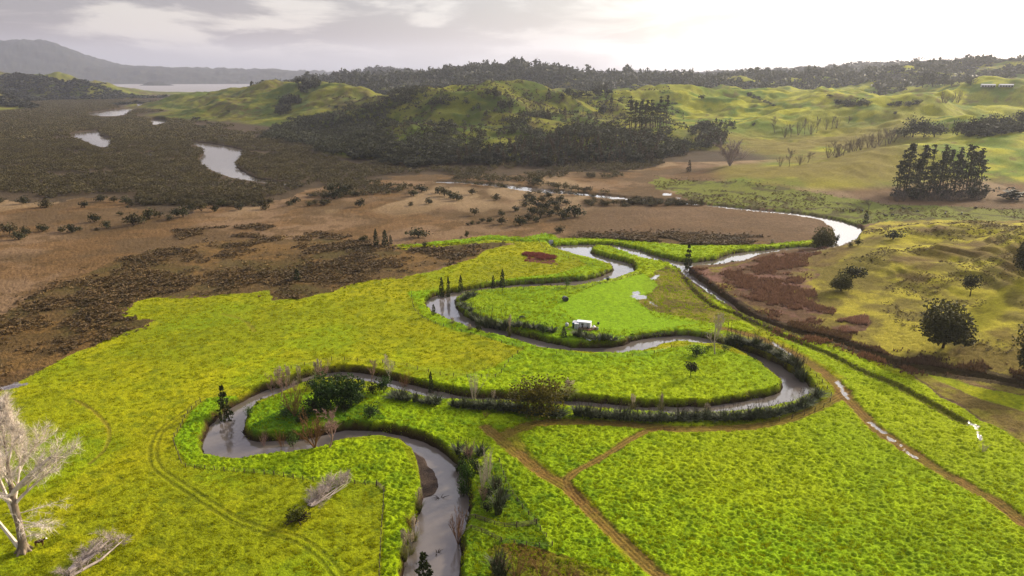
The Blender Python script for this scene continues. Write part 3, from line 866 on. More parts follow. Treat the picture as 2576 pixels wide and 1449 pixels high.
# foliage and bark colours as they look in the open
M_MANG = leafy('mangrove_leaf', lin(78,74,42), lin(124,110,68), .2, .5, .5, .25, (.55, 1.4))
M_MANGD = leafy('mangrove_leaf_dark', lin(56,58,30), lin(94,92,50), .2, .45, .5)
M_BUSH = leafy('native_bush_leaf', lin(46,50,32), lin(92,92,58), .15, .5, .25, .35, (.6, 1.45))
M_BUSHB = leafy('rimu_leaf', lin(70,58,38), lin(108,92,60), .12, .45, .25, .3)
M_CON = leafy('dark_conifer_leaf', lin(36,46,16), lin(72,82,30), .15, .5, .6)
M_PINE = leafy('pine_needle', lin(50,58,34), lin(98,98,58), .12, .5, .3)
M_GRN = leafy('garden_tree_leaf', lin(40,66,16), lin(88,122,40), .25, .5, .55)
M_GRN2 = leafy('pale_shrub_leaf', lin(66,96,28), lin(112,136,54), .3, .4, .8)
M_GOLD = leafy('golden_tip_leaf', lin(48,54,12), lin(158,142,26), .25, .5, .5)
M_FLAX = leafy('flax_blade', lin(44,56,22), lin(118,128,84), .15, .5, 1.2)
M_PAMP = leafy('pampas_blade', lin(116,122,48), lin(158,150,84), .3, .35, 1.0)
M_PLUME = leafy('pampas_plume', lin(206,184,150), lin(228,212,186), .3, .2, 2.0)
M_BARK = plain('bark_brown', lin(82,68,52), .9, .1)
M_PALE = plain('bark_pale', lin(224,206,188), .9, .1, .3, 1.2)
M_POP = plain('poplar_bark', (.70,.61,.51), .9, .1, .35, .7)
M_PINKT = plain('bark_pink', lin(190,154,138), .9, .1, .3, .8)
M_BRNT = plain('bark_rust', lin(160,118,78), .9, .1, .3, .8)
M_GREYT = plain('bark_grey', lin(138,122,110), .9, .1, .3, .8)
M_DEAD = plain('dead_wood', lin(222,204,190), .9, .1, .35, .9)

class Kind:
    """parts: list of (part name, mesh); H, W nominal size in metres; VF raw leaf sprays"""
    def __init__(s, parts, H, W):
        s.parts, s.H, s.W = parts, H, W

def broad(name, n, W, H, z0, leaf, seed, size, lobes=9, trunks=1, trad=.02, merged=False, bark=None):
    r = R_(seed)
    V, F = cards(crown_pts(n, W, H, z0, r, lobes), size, r)
    mb = MB(); stems(mb, trunks, z0 + (H - z0) * .45, H * trad, W * .25, r)
    bark = bark or M_BARK
    if merged:
        m2 = MB(); m2.add(V, F, 0); stems(m2, trunks, z0 + (H - z0) * .4, H * trad, W * .25, r, 1)
        k = Kind([(name, m2.mesh(name, [leaf, bark]))], H, W)
    else:
        k = Kind([('crown', mesh_np('crown', V, F, leaf)), ('trunk', mb.mesh('trunk', [bark], True))], H, W)
    k.VF = (V, F)
    return k

def cone(name, n, W, H, z0, leaf, seed, size, pw=.8, rag=.3, tiers=0, trad=.015, merged=False):
    r = R_(seed)
    V, F = cards(cone_pts(n, W, H, z0, r, pw, rag, tiers), size, r, .25)
    if merged:
        m2 = MB(); m2.add(V, F, 0); stems(m2, 1, H * .7, H * trad, 0, r, 1)
        k = Kind([(name, m2.mesh(name, [leaf, M_BARK]))], H, W)
    else:
        mb = MB(); stems(mb, 1, H * .8, H * trad, 0, r)
        k = Kind([('crown', mesh_np('crown', V, F, leaf)), ('trunk', mb.mesh('trunk', [M_BARK], True))], H, W)
    k.VF = (V, F)
    return k

def pine(seed, H=30., W=9., merged=True):
    r = R_(seed)
    C = []
    for i in range(34):
        t = r.uniform(.16, 1) ** .75
        a = r.uniform(0, 6.28); rad = W / 2 * min(1.12 - t, .75) * 1.35 * r.uniform(.5, 1)
        c = np.array([math.cos(a) * rad, math.sin(a) * rad, H * t])
        C.append(c + r.normal(size=(16, 3)) * np.array([1.0, 1.0, .45]) * (1.25 - t * .6))
    C = np.vstack(C + [cone_pts(50, 2.5, H, H * .8, r)])
    C[:, 2] = np.minimum(C[:, 2], H)
    V, F = cards(C, 1.25, r, .4)
    if merged:
        m2 = MB(); m2.add(V, F, 0); stems(m2, 1, H * .93, .36, 0, r, 1)
        k = Kind([('pine_tree', m2.mesh('pine_tree', [M_PINE, M_BARK]))], H, W)
    else:
        mb = MB(); stems(mb, 1, H * .93, .36, 0, r)
        k = Kind([('crown', mesh_np('crown', V, F, M_PINE)), ('trunk', mb.mesh('trunk', [M_BARK]))], H, W)
    k.VF = (V, F)
    return k

def bare(kind, H, seed, mat, thin=1.0, name='bare_tree'):
    mb = bare_mb(H, R_(seed), kind, thin)
    V = np.vstack(mb.V)
    W = 2 * np.percentile(np.hypot(V[:, 0], V[:, 1]), 97)
    return Kind([(name, mb.mesh(name, [mat]))], float(np.percentile(V[:, 2], 99.7)), float(W))

def strap(p, a, L, w, lean, droop, n=4):
    t = np.linspace(0, 1, n)
    out = L * (lean * t + droop * t ** 3)
    up = L * (t * (1 - .35 * lean) - droop * .75 * t ** 3)
    q = np.stack([p[0] + math.cos(a) * out, p[1] + math.sin(a) * out, up + p[2]], 1)
    s = np.array([-math.sin(a), math.cos(a), 0]) * w * .5
    ww = np.array([.7, 1, .75, .06][:n])[:, None]
    V = np.stack([q - s * ww, q + s * ww], 1).reshape(-1, 3)
    F = [(2 * i, 2 * i + 1, 2 * i + 3, 2 * i + 2) for i in range(n - 1)]
    return V, F

def flax(seed, H=2.7):
    r = R_(seed); mb = MB()
    for i in range(110):
        a = r.uniform(0, 6.28); c = r.uniform(0, .45) ** .7
        V, F = strap((math.cos(a) * c, math.sin(a) * c, 0), a + r.normal() * .5, H * r.uniform(.65, 1.15), .17, r.uniform(.05, .55), r.uniform(.08, .42))
        mb.add(V, F)
    st = MB()
    for i in range(4):
        a = r.uniform(0, 6.28)
        q = np.array([[0, 0, 0], [math.cos(a) * .3, math.sin(a) * .3, H * .8], [math.cos(a) * .7, math.sin(a) * .7, H * 1.3]])
        st.tube(q, [.03, .025, .03], 4)
        C = q[2] + r.normal(size=(10, 3)) * np.array([.1, .1, .3])
        V, F = cards(C, .18, r); st.add(V, F)
    return Kind([('leaves', mb.mesh('leaves', [M_FLAX])), ('flower_stalks', st.mesh('flower_stalks', [M_BARK]))], H, 3.0)

def pampas(seed, H=2.6, plumes=11):
    r = R_(seed); mb, pl = MB(), MB()
    for i in range(120):
        a = r.uniform(0, 6.28)
        V, F = strap((math.cos(a) * .2, math.sin(a) * .2, 0), a, H * r.uniform(.5, .85), .06, r.uniform(.1, .55), r.uniform(.2, .55))
        mb.add(V, F)
    for i in range(plumes):
        a = r.uniform(0, 6.28); l = r.uniform(.05, .3)
        top = np.array([math.cos(a) * l * H, math.sin(a) * l * H, H * r.uniform(.85, 1.1)])
        base = np.array([math.cos(a) * .2, math.sin(a) * .2, .2])
        pl.tube([base, base * .4 + top * .6, top], [.02, .018, .01], 3)
        d = unit(top - base)
        C = top + d * r.uniform(-.75, .15, (14, 1)) + r.normal(size=(14, 3)) * .06
        V, F = cards(C, .3, r, 0, .5)
        pl.add(V, F)
    return Kind([('leaves', mb.mesh('leaves', [M_PAMP])), ('plumes', pl.mesh('plumes', [M_PLUME]))], H, 2.6)

K = {}
def setup_kinds():
    K['mang'] = [broad('mangrove_bush', 300, 7, 4.6, .1, M_MANG, 100 + i, 1.0, 10, 5, .03, True) for i in range(4)]
    K['mangd'] = [broad('mangrove_bush', 300, 7, 4.6, .1, M_MANGD, 110 + i, 1.0, 10, 5, .03, True) for i in range(3)]
    K['bush'] = [broad('bush_tree', 270, 9, 10, .4, M_BUSH, 120 + i, 1.75, 9, 1, .02, True) for i in range(4)]
    K['rimu'] = [cone('conifer_tree', 190, 6.5, 14, .8, M_BUSHB, 130 + i, 1.5, .75, .35, 0, .015, True) for i in range(3)]
    K['kahi'] = [cone('conifer_tree', 190, 6.5, 13, .8, M_BUSH, 135 + i, 1.5, .8, .35, 0, .015, True) for i in range(2)]
    K['pine'] = [pine(140 + i, merged=False) for i in range(4)]
    K['mac'] = [broad('macrocarpa_tree', 620, 15, 16, .4, M_BUSH, 150 + i, 1.6, 12, 1, .03) for i in range(3)]
    K['con'] = [cone('conifer', 420, 3.0, 6, .2, M_CON, 160 + i, .55, .55, .4, 0, .02) for i in range(3)]
    K['conw'] = [cone('conifer', 700, 4.4, 7, .2, M_CON, 165 + i, .6, .7, .5, 6, .02) for i in range(2)]
    K['round'] = [broad('shrub', 700, 5, 4.6, .2, M_GRN, 170 + i, .48, 11, 3, .03) for i in range(3)]
    K['pale'] = [broad('shrub', 350, 3.2, 3.6, .3, M_GRN2, 175 + i, .36, 8, 3, .02) for i in range(2)]
    K['darkr'] = [broad('shrub', 600, 5, 4.4, .2, M_CON, 178 + i, .5, 11, 3, .03) for i in range(2)]
    K['tree'] = [broad('tree', 2600, 9, 9, .6, M_GRN, 180 + i, .72, 20, 1, .03) for i in range(2)]
    K['gold'] = [broad('tree', 3200, 11, 9, .6, M_GOLD, 184, .55, 20, 3, .03)]
    K['hill'] = [broad('tree', 4400, 11, 13, .2, leafy('hill_tree_leaf', lin(82,82,40), lin(124,118,62), .2, .5, .5), 186, .95, 26, 1, .03)]
    K['small'] = [broad('tree', 900, 5.4, 6.2, 1.7, M_MANGD, 188, .62, 12, 1, .03)]
    K['flax'] = [flax(190 + i) for i in range(4)]
    K['pamp'] = [pampas(195 + i) for i in range(3)]
    K['pop'] = [bare('poplar', 9, 200 + i, M_PALE, 3.0) for i in range(2)]
    K['popp'] = [bare('poplar', 9, 203 + i, M_PINKT, 3.2) for i in range(2)]
    K['popg'] = [bare('poplar', 16, 206 + i, M_GREYT, 3.2) for i in range(3)]
    K['popl'] = [bare('poplar', 20, 209, M_PALE, 1.8)]
    K['wil'] = [bare('willow', 8, 210 + i, M_BRNT, 3.0) for i in range(2)]
    K['bru'] = [bare('brush', 5, 213 + i, M_PINKT, 3.2, 'bare_shrub') for i in range(2)]
    K['brup'] = [bare('brush', 6, 216, M_PALE, 3.4, 'bare_shrub')]
    K['brug'] = [bare('brush', 9, 221 + i, M_GREYT, 3.4, 'bare_tree') for i in range(2)]
    K['wilp'] = [bare('willow', 16, 224, plain('bark_ash', lin(196,178,170), .9, .1, .2, .8), 4.2)]
    K['brub'] = [bare('brush', 4, 218, M_BRNT, 3.0, 'bare_shrub')]

_cnt = {}
def plant(kind, name, loc, H, W, label, cat, group=None, rz=None, lean=None):
    ks = K[kind]
    i = _cnt.get(kind, 0); _cnt[kind] = i + 1
    k = ks[i % len(ks)]
    rz = random.uniform(0, 6.28) if rz is None else rz
    sc = (W / k.W, W / k.W, H / k.H)
    loc = (float(loc[0]), float(loc[1]), float(loc[2]) - .08)
    if len(k.parts) == 1:
        o = put(name, k.parts[0][1], loc, rz, sc)
    else:
        o = empty(name, loc, rz, sc)
        for pn, me in k.parts:
            put(pn, me, parent=o)
    if lean:
        o.rotation_euler = (lean[0], lean[1], rz)
    tag(o, label, cat, group)
    return o

def size_at(x, y, z, vt, wpx):
    d = y * CP - (z - CAMZ) * SP
    dx, dy, dz = ray(1288, vt)
    return max(CAMZ + y * dz / dy - z, .6), wpx * d / FPX

ONES = 'zeroth first second third fourth fifth sixth seventh eighth ninth tenth eleventh twelfth thirteenth fourteenth fifteenth sixteenth seventeenth eighteenth nineteenth twentieth'.split()
TENS = {2: 'twenty', 3: 'thirty', 4: 'forty', 5: 'fifty'}
def nth(i):
    if i <= 20: return ONES[i]
    t, o = divmod(i, 10)
    return (TENS[t][:-1] + 'ieth') if o == 0 else TENS[t] + '-' + ONES[o]

def row_labels(n, what, where):
    out = []
    for i in range(n):
        if i == 0: out.append(f'leftmost {what} {where}')
        elif i == n - 1: out.append(f'rightmost {what} {where}')
        else: out.append(f'{nth(i + 1)} {what} from the left {where}')
    return out

def plant_list(rows):
    """(kind, name, u, v base, v top, width px, label, category[, group])"""
    xs, ys, zs = hit([q[2] for q in rows], [q[3] for q in rows])
    for q, x, y, z in zip(rows, xs, ys, zs):
        H, W = size_at(x, y, z, q[4], q[5])
        plant(q[0], q[1], (x, y, z), H, W, q[6], q[7], q[8] if len(q) > 8 else None)

def plant_row(kind, name, pts, what, where, cat, group):
    """pts (u, v base, v top, width px), labelled by their order from the left"""
    pts = sorted(pts)
    plant_list([(kind if isinstance(kind, str) else kind[i % len(kind)], name, *p, l, cat, group)
                for i, (p, l) in enumerate(zip(pts, row_labels(len(pts), what, where)))])

def along(pts, step, jit=2.0):
    """points every step survey pixels along a traced line"""
    p = smooth_curve(np.array(pts, float), False, 8)
    s = np.concatenate([[0], np.cumsum(np.hypot(*np.diff(p, axis=0).T))])
    t = np.arange(step * .4, s[-1], step)
    return [(float(np.interp(a, s, p[:, 0])) + random.uniform(-jit, jit), float(np.interp(a, s, p[:, 1])) + random.uniform(-jit, jit) * .6) for a in t]

def scatter_mesh(VFs, P, S, r, H0=None):
    """one mesh of many copies: P (n,3), S (n,2) width and height factors"""
    Vs, Fs, off = [], [], 0
    pick = r.integers(0, len(VFs), len(P))
    for k, (V, F) in enumerate(VFs):
        m = pick == k
        if not m.any(): continue
        p, s = P[m], S[m]
        a = r.uniform(0, 6.28, len(p))
        ca, sa = np.cos(a)[:, None], np.sin(a)[:, None]
        x = (V[None, :, 0] * ca - V[None, :, 1] * sa) * s[:, :1] + p[:, :1]
        y = (V[None, :, 0] * sa + V[None, :, 1] * ca) * s[:, :1] + p[:, 1:2]
        z = V[None, :, 2] * s[:, 1:2] + p[:, 2:3]
        W = np.stack([x, y, z], -1).reshape(-1, 3)
        f = (F[None] + (np.arange(len(p)) * len(V))[:, None, None]).reshape(-1, F.shape[1]) + off
        Vs.append(W); Fs.append(f); off += len(W)
    return np.vstack(Vs), np.vstack(Fs)
# ----------------------------------------------------------------------------
# plants near the creek, one by one
# ----------------------------------------------------------------------------
def near_plants():
    T = 'tree'; S = 'shrub'
    G1 = 'trees on the islet inside the near creek bend'
    plant_list([
     ('conw','conifer_tree',565,1038,964,40,'dark bushy conifer on the left bank of the near creek bend',T),
     ('popp','bare_tree',690,1004,936,30,'leafless pinkish tree at the water edge, left of its bare twin',T,G1),
     ('popp','bare_tree',707,1000,930,36,'leafless pinkish tree at the water edge, right of its bare twin',T,G1),
     ('bru','bare_shrub',744,984,955,34,'low pink leafless shrub between the islet and the far bank',S),
     ('wil','bare_tree',742,1049,970,62,'leafless tan tree rising over two green shrubs on the islet',T,G1),
     ('bru','bare_shrub',816,950,908,56,'wide leafless brown shrub on the bank above the islet',S),
     ('darkr','shrub',788,977,951,40,'near-black round shrub behind the islet beside the water',S),
     ('tree','leafy_tree',831,1028,945,82,'big mid green leafy tree on the islet, left half of the pair',T,G1),
     ('tree','leafy_tree',884,1023,947,70,'big dark green leafy tree on the islet, right half of the pair',T,G1),
     ('darkr','shrub',850,968,938,34,'dark shrub peeping out behind the two big islet trees',S),
     ('darkr','shrub',792,1035,1001,60,'dark spreading shrub left of the big islet trees',S),
     ('round','shrub',722,1047,1023,46,'green shrub under the tan leafless tree, on its left',S),
     ('round','shrub',766,1049,1029,40,'green shrub under the tan leafless tree, on its right',S),
     ('popp','bare_tree',934,964,900,34,'slim leafless tree in front of the far bank, left of a white one',T),
     ('pop','bare_tree',979,946,897,38,'white multi-stemmed leafless tree on the far bank',T),
     ('brub','bare_shrub',1016,958,930,40,'brown leafless shrub on the bank beside the white leafless tree',S),
     ('round','shrub',966,990,944,40,'tall grey-green shrub with rounded top beside the flax',S),
     ('darkr','shrub',937,993,962,34,'dark shrub just left of the tall grey-green shrub',S),
     ('round','shrub',932,1054,1018,48,'lone round green shrub on the bank below the big islet trees',S),
     ('pale','shrub',626,1046,1021,28,'pale green sapling at the left tip of the islet',S),
     ('wil','bare_tree',792,1129,1036,84,'leafless rusty tree with fanning branches over the near water',T),
     ('popp','bare_tree',829,1126,1030,62,'leafless upright tree right beside the fanning rusty tree',T),
     ('brub','gorse_bush',708,1104,1076,30,'yellowish bush at the foot of the islet bank',S),
     ('bru','bare_shrub',660,1102,1080,28,'pinkish bare shrub low on the islet bank',S),
     ('pale','shrub',735,1104,1080,28,'olive shrub on the islet bank beside the yellowish bush',S),
     ('brup','bare_tree',1192,1006,926,52,'tall pale leafless tree behind the flax row',T),
     ('con','conifer_tree',1084,970,935,16,'small dark conifer on the bank right of the white leafless tree',T),
     ('gold','leafy_tree',1361,1041,955,140,'large dark tree with golden tips beside the flax row',T),
     ('wil','bare_tree',1152,1347,1272,42,'leafless fan-shaped tree on the water edge by the rail fence',T),
     ('brup','bare_tree',1229,1204,1120,58,'pale pinkish leafless tree on the right bank above the flax',T),
     ('bru','bare_shrub',1181,1166,1103,40,'rusty pink leafless shrub between flax on the right bank',S),
     ('bru','bare_shrub',1217,1260,1210,34,'leafless rust shrub left of the large near flax',S),
     ('round','shrub',1174,1204,1158,40,'round green shrub overhanging the water on the right bank',S),
     ('conw','conifer_tree',1067,1465,1383,64,'dark green conifer standing over the creek at the bottom edge',T),
     ('brub','bare_shrub',1032,1312,1286,30,'brown shrub on the left bank between pampas clumps',S),
     ('bru','bare_shrub',1056,1262,1236,24,'pink dry shrub on the left bank below the mud bar',S),
     ('brub','bare_shrub',1300,1452,1392,80,'wide brown leafless thicket at the bottom edge beside the flax',S),
     ('brub','bare_shrub',1362,1460,1408,90,'brown leafless thicket at the bottom edge, middle of three',S),
     ('brub','bare_shrub',1430,1468,1420,90,'brown leafless thicket at the bottom edge, rightmost of three',S),
     ('brub','bare_shrub',1222,1052,1030,26,'small brown shrub in the grass below the flax row',S),
     ('darkr','shrub',1162,1176,1140,40,'dark shrub under the top flax on the right bank',S),
     ('darkr','shrub',1196,1190,1158,36,'dark shrub between the round green shrub and the pale bare tree',S),
     ('brup','bare_tree',1214,1226,1160,44,'second pale leafless tree, lower down beside the taller pale one',T),
     ('darkr','shrub',1231,1252,1222,40,'dark shrub above the large near flax',S),
     ('round','shrub',1166,1228,1200,30,'small green shrub leaning over the water below the round one',S),
     ('darkr','shrub',1225,1290,1262,30,'low dark shrub left of the large near flax',S),
     ('bru','bare_shrub',1258,1440,1384,60,'rust leafless shrub behind the bottom edge flax',S),
     ('darkr','shrub',758,1062,1040,34,'low dark shrub in front of the tan leafless tree on the islet',S),
     ('round','shrub',812,1040,1008,44,'green shrub at the foot of the left big islet tree',S),
     ('darkr','shrub',905,1016,984,36,'dark shrub right of the two big islet trees',S),
     ('darkr','shrub',868,1034,1012,40,'low dark shrub in front of the two big islet trees',S),
     # pampas
     ('pamp','pampas_clump',701,957,928,44,'tall pampas with many plumes left of a slim plume clump','pampas'),
     ('pamp','pampas_clump',724,950,926,40,'tall pampas behind the pinkish bare trees','pampas'),
     ('pamp','pampas_clump',752,947,925,20,'slim pampas clump with two plumes on the bank','pampas'),
     ('pamp','pampas_clump',800,942,908,40,'pampas with pale plumes left of the wide brown shrub','pampas'),
     ('pamp','pampas_clump',1430,990,958,56,'large pampas full of plumes beside the golden-tipped tree','pampas'),
     ('pamp','pampas_clump',1241,1002,985,20,'small pampas with one fat plume behind the flax row','pampas'),
     ('pamp','pampas_clump',1592,1014,994,30,'pampas with thin plumes on the bank opposite the flax row','pampas'),
     ('pamp','pampas_clump',1664,1013,994,24,'small pampas with few plumes on the bank opposite the flax row','pampas'),
     ('pamp','pampas_clump',1778,1036,1018,28,'pampas with white plumes among the flax by the water','pampas'),
     ('pamp','pampas_clump',1055,1266,1232,30,'pampas on the left bank just below the mud bar','pampas'),
     ('pamp','pampas_clump',1042,1336,1304,36,'pampas with tall plumes on the left bank, mid way down','pampas'),
     ('pamp','pampas_clump',1034,1369,1340,30,'pampas clump by the water just above the lowest pampas','pampas'),
     ('pamp','pampas_clump',1018,1388,1336,36,'lowest pampas on the left bank with upright plumes','pampas'),
     ('pamp','pampas_clump',1138,815,799,20,'pampas with white plumes on the outer bank of the cabin bend','pampas'),
     ('pamp','pampas_clump',1181,830,817,18,'small pampas on the outer bank left of a round dark bush','pampas'),
     ('pamp','pampas_clump',1282,832,797,18,'tall pale pampas plume in the flax left of the cabin','pampas'),
     ('pamp','pampas_clump',1942,612,602,18,'pampas on the green bank beside the wide river','pampas'),
     # along the cabin bend
     ('con','conifer_tree',1111,734,697,17,'dark conifer on the outer bank, leftmost of a close trio',T),
     ('con','conifer_tree',1128,734,696,13,'slim dark conifer on the outer bank, middle of a trio',T),
     ('con','conifer_tree',1159,724,693,16,'dark conifer on the outer bank, rightmost of a trio',T),
     ('con','conifer_tree',1241,714,693,13,'short dark conifer beside the tallest bank conifer',T),
     ('con','conifer_tree',1264,717,678,19,'tallest dark conifer on the bank across from the cabin paddock',T),
     ('con','conifer_tree',1091,792,765,14,'small dark conifer leaning over the water at the bend tip',T),
     ('darkr','shrub',1202,836,811,20,'round dark bush on the outer bank of the cabin bend',S),
     ('pale','leafy_tree',1426,724,703,18,'small light green tree on the bank north of the black barrel',T),
     ('darkr','shrub',1529,709,694,11,'little dark shrub on the inner bank of the upper bend',S),
     ('round','shrub',1366,842,812,24,'dark green shrub in the flax below the cabin paddock',S),
     ('conw','shrub',1418,848,821,20,'dark upright shrub in the flax left of the cabin',S),
     ('pale','shrub',1193,733,724,18,'pale shrub at the left tip of the cabin paddock',S),
     ('pop','dead_tree',1798,893,785,58,'white dead tree with bare forked trunks at the creek bend',T),
     ('small','leafy_tree',1737,948,911,32,'small thin-crowned tree alone in the meadow',T),
     ('round','shrub',1752,895,871,40,'low green shrub left of the white dead tree',S),
     ('pale','shrub',1822,886,866,26,'pale grey-green shrub right behind the white dead tree',S),
     ('pale','shrub',1782,884,866,22,'small pale shrub at the water left of the dead tree',S),
     ('conw','leafy_tree',1731,664,611,24,'dark upright tree where the creek meets the river',T),
     ('hill','leafy_tree',2072,620,575,50,'dark leafy tree on the inside of the wide river bend',T),
     ('darkr','shrub',2105,602,590,18,'little dark bush standing in the river bend',S),
     ('darkr','shrub',2158,618,598,20,'dark bush on the right bank of the wide river bend',S),
     ('darkr','shrub',2138,622,610,14,'small dark bush at the corner of the wide river bend',S),
     ('con','conifer_tree',2177,562,531,17,'dark leaning conifer at the river bend near the cattle',T),
     ('popg','bare_tree',2186,527,503,34,'thin grey leafless tree behind the leaning conifer',T),
     # right hill
     ('hill','leafy_tree',2372,876,764,104,'big round dark tree alone on the right hillside',T),
     ('small','leafy_tree',2440,745,695,42,'small round-crowned tree with visible trunk on the right hillside',T),
     ('hill','leafy_tree',2115,732,690,44,'low dark wind-shaped tree at the foot of the hillside',T),
     ('small','leafy_tree',2140,722,671,52,'leaning windswept tree behind the low dark one',T),
     ('hill','leafy_tree',2586,700,585,60,'dark tree cut by the picture edge beside the upper hillside',T),
     ('hill','leafy_tree',2598,950,820,90,'dark tree cut by the picture edge low on the hillside',T),
     ('darkr','shrub',2246,602,578,46,'dark shrub at the left end of the grassy knolls',S),
     ('popg','bare_shrub',2236,590,564,40,'grey twiggy shrub beside the grassy knolls',S),
     ('brup','bare_shrub',2472,1137,1112,30,'pinkish dry reed tuft at the end of the small pond',S),
     # the wetland edge
     ('con','conifer_tree',946,617,575,16,'dark slender conifer on the wetland edge, leftmost of three',T),
     ('con','conifer_tree',969,617,579,20,'dark conifer on the wetland edge, middle and widest of three',T),
     ('con','conifer_tree',983,613,591,12,'short dark conifer on the wetland edge, rightmost of three',T),
     ('mangd','mangrove_bush',1069,620,608,18,'small dark bush at the start of the green drain','bush'),
     ('mangd','mangrove_bush',1052,598,574,50,'wide dark mangrove bush just north of the green drain','bush'),
     ('mangd','mangrove_bush',916,607,592,24,'dark bush left of the three wetland conifers','bush'),
     ('con','shrub',748,707,676,22,'lone dark upright shrub in the brown scrub',S),
     ('mangd','mangrove_bush',1174,596,581,12,'small dark bush left of the drain behind the paddocks','bush'),
    ])
    F_ = 'flax'
    def fl(pts, step, h, w, where, group):
        h, w = h * (.95 if 'cabin' in where else 1.05), w * 1.2
        q = along(pts, step)
        plant_row('flax', 'flax_bush', [(u, v, v - h * random.choice((.7, .85, 1.0, 1.25)) * random.uniform(.85, 1.15), w * random.uniform(.7, 1.3)) for u, v in q], 'flax bush', where, F_, group)
    fl([(1443,1044),(1559,1055),(1659,1059),(1752,1055),(1852,1054),(1935,1047),(1985,1037),(2035,1017),(2064,992)], 12.5, 24, 28, 'in the long row below the creek', 'flax in the long row below the creek')
    fl([(1135,1024),(1165,1029),(1200,1030),(1250,1032),(1300,1038),(1340,1046),(1420,1046)], 13, 26, 30, 'in the row left of the golden-tipped tree', 'flax beside the golden-tipped tree')
    fl([(985,1001),(1024,1009),(1060,1014),(1100,1018)], 18, 22, 30, 'between the round shrub and the long flax row', 'flax between shrub and row')
    fl([(1828,857),(1878,867),(1925,882),(1972,905),(2002,925),(2022,947)], 11, 24, 26, 'along the bank beside the right track', 'flax along the right track')
    fl([(1159,768),(1179,782),(1209,804),(1253,815),(1303,822),(1343,828),(1393,836)], 12, 17, 22, 'along the inner bank left of the cabin', 'flax along the cabin bend')
    fl([(1440,845),(1476,851),(1503,855),(1539,856),(1556,856)], 14, 18, 24, 'on the bank below the cabin', 'flax below the cabin')
    fl([(1162,757),(1176,750),(1190,744)], 12, 16, 20, 'at the left tip of the cabin paddock', 'flax at the paddock tip')
    plant_list([
     ('flax','flax_bush',1153,1141,1110,36,'flax at the top of the right bank, above the rusty shrub',F_,'flax on the near right bank'),
     ('flax','flax_bush',1176,1152,1118,36,'flax right beside the topmost flax of the right bank',F_,'flax on the near right bank'),
     ('flax','flax_bush',1262,1262,1222,40,'flax upslope of the large near flax',F_,'flax on the near right bank'),
     ('flax','flax_bush',1208,1147,1116,38,'flax between the rusty shrub and the pale leafless tree',F_,'flax on the near right bank'),
     ('flax','flax_bush',1247,1228,1196,38,'flax just below the pale leafless tree',F_,'flax on the near right bank'),
     ('flax','flax_bush',1253,1292,1232,46,'largest near flax, standing above the upper rail fence',F_,'flax on the near right bank'),
     ('flax','flax_bush',1250,1446,1376,46,'flax at the bottom edge beside the brown thicket',F_,'flax on the near right bank'),
     ('flax','flax_bush',1262,1462,1410,40,'flax cut by the bottom edge under another flax',F_,'flax on the near right bank'),
    ])

# ----------------------------------------------------------------------------
# far trees and the mangroves
# ----------------------------------------------------------------------------
def jit(u0, u1, v0, v1, n, h, w, seed):
    r = R_(seed)
    t = (np.arange(n) + r.uniform(.1, .9, n)) / n
    return [(u0 + (u1 - u0) * a, v0 + (v1 - v0) * a + r.uniform(-3, 3), v0 + (v1 - v0) * a - h * r.uniform(.68, 1.15), w * r.uniform(.8, 1.2)) for a in t]

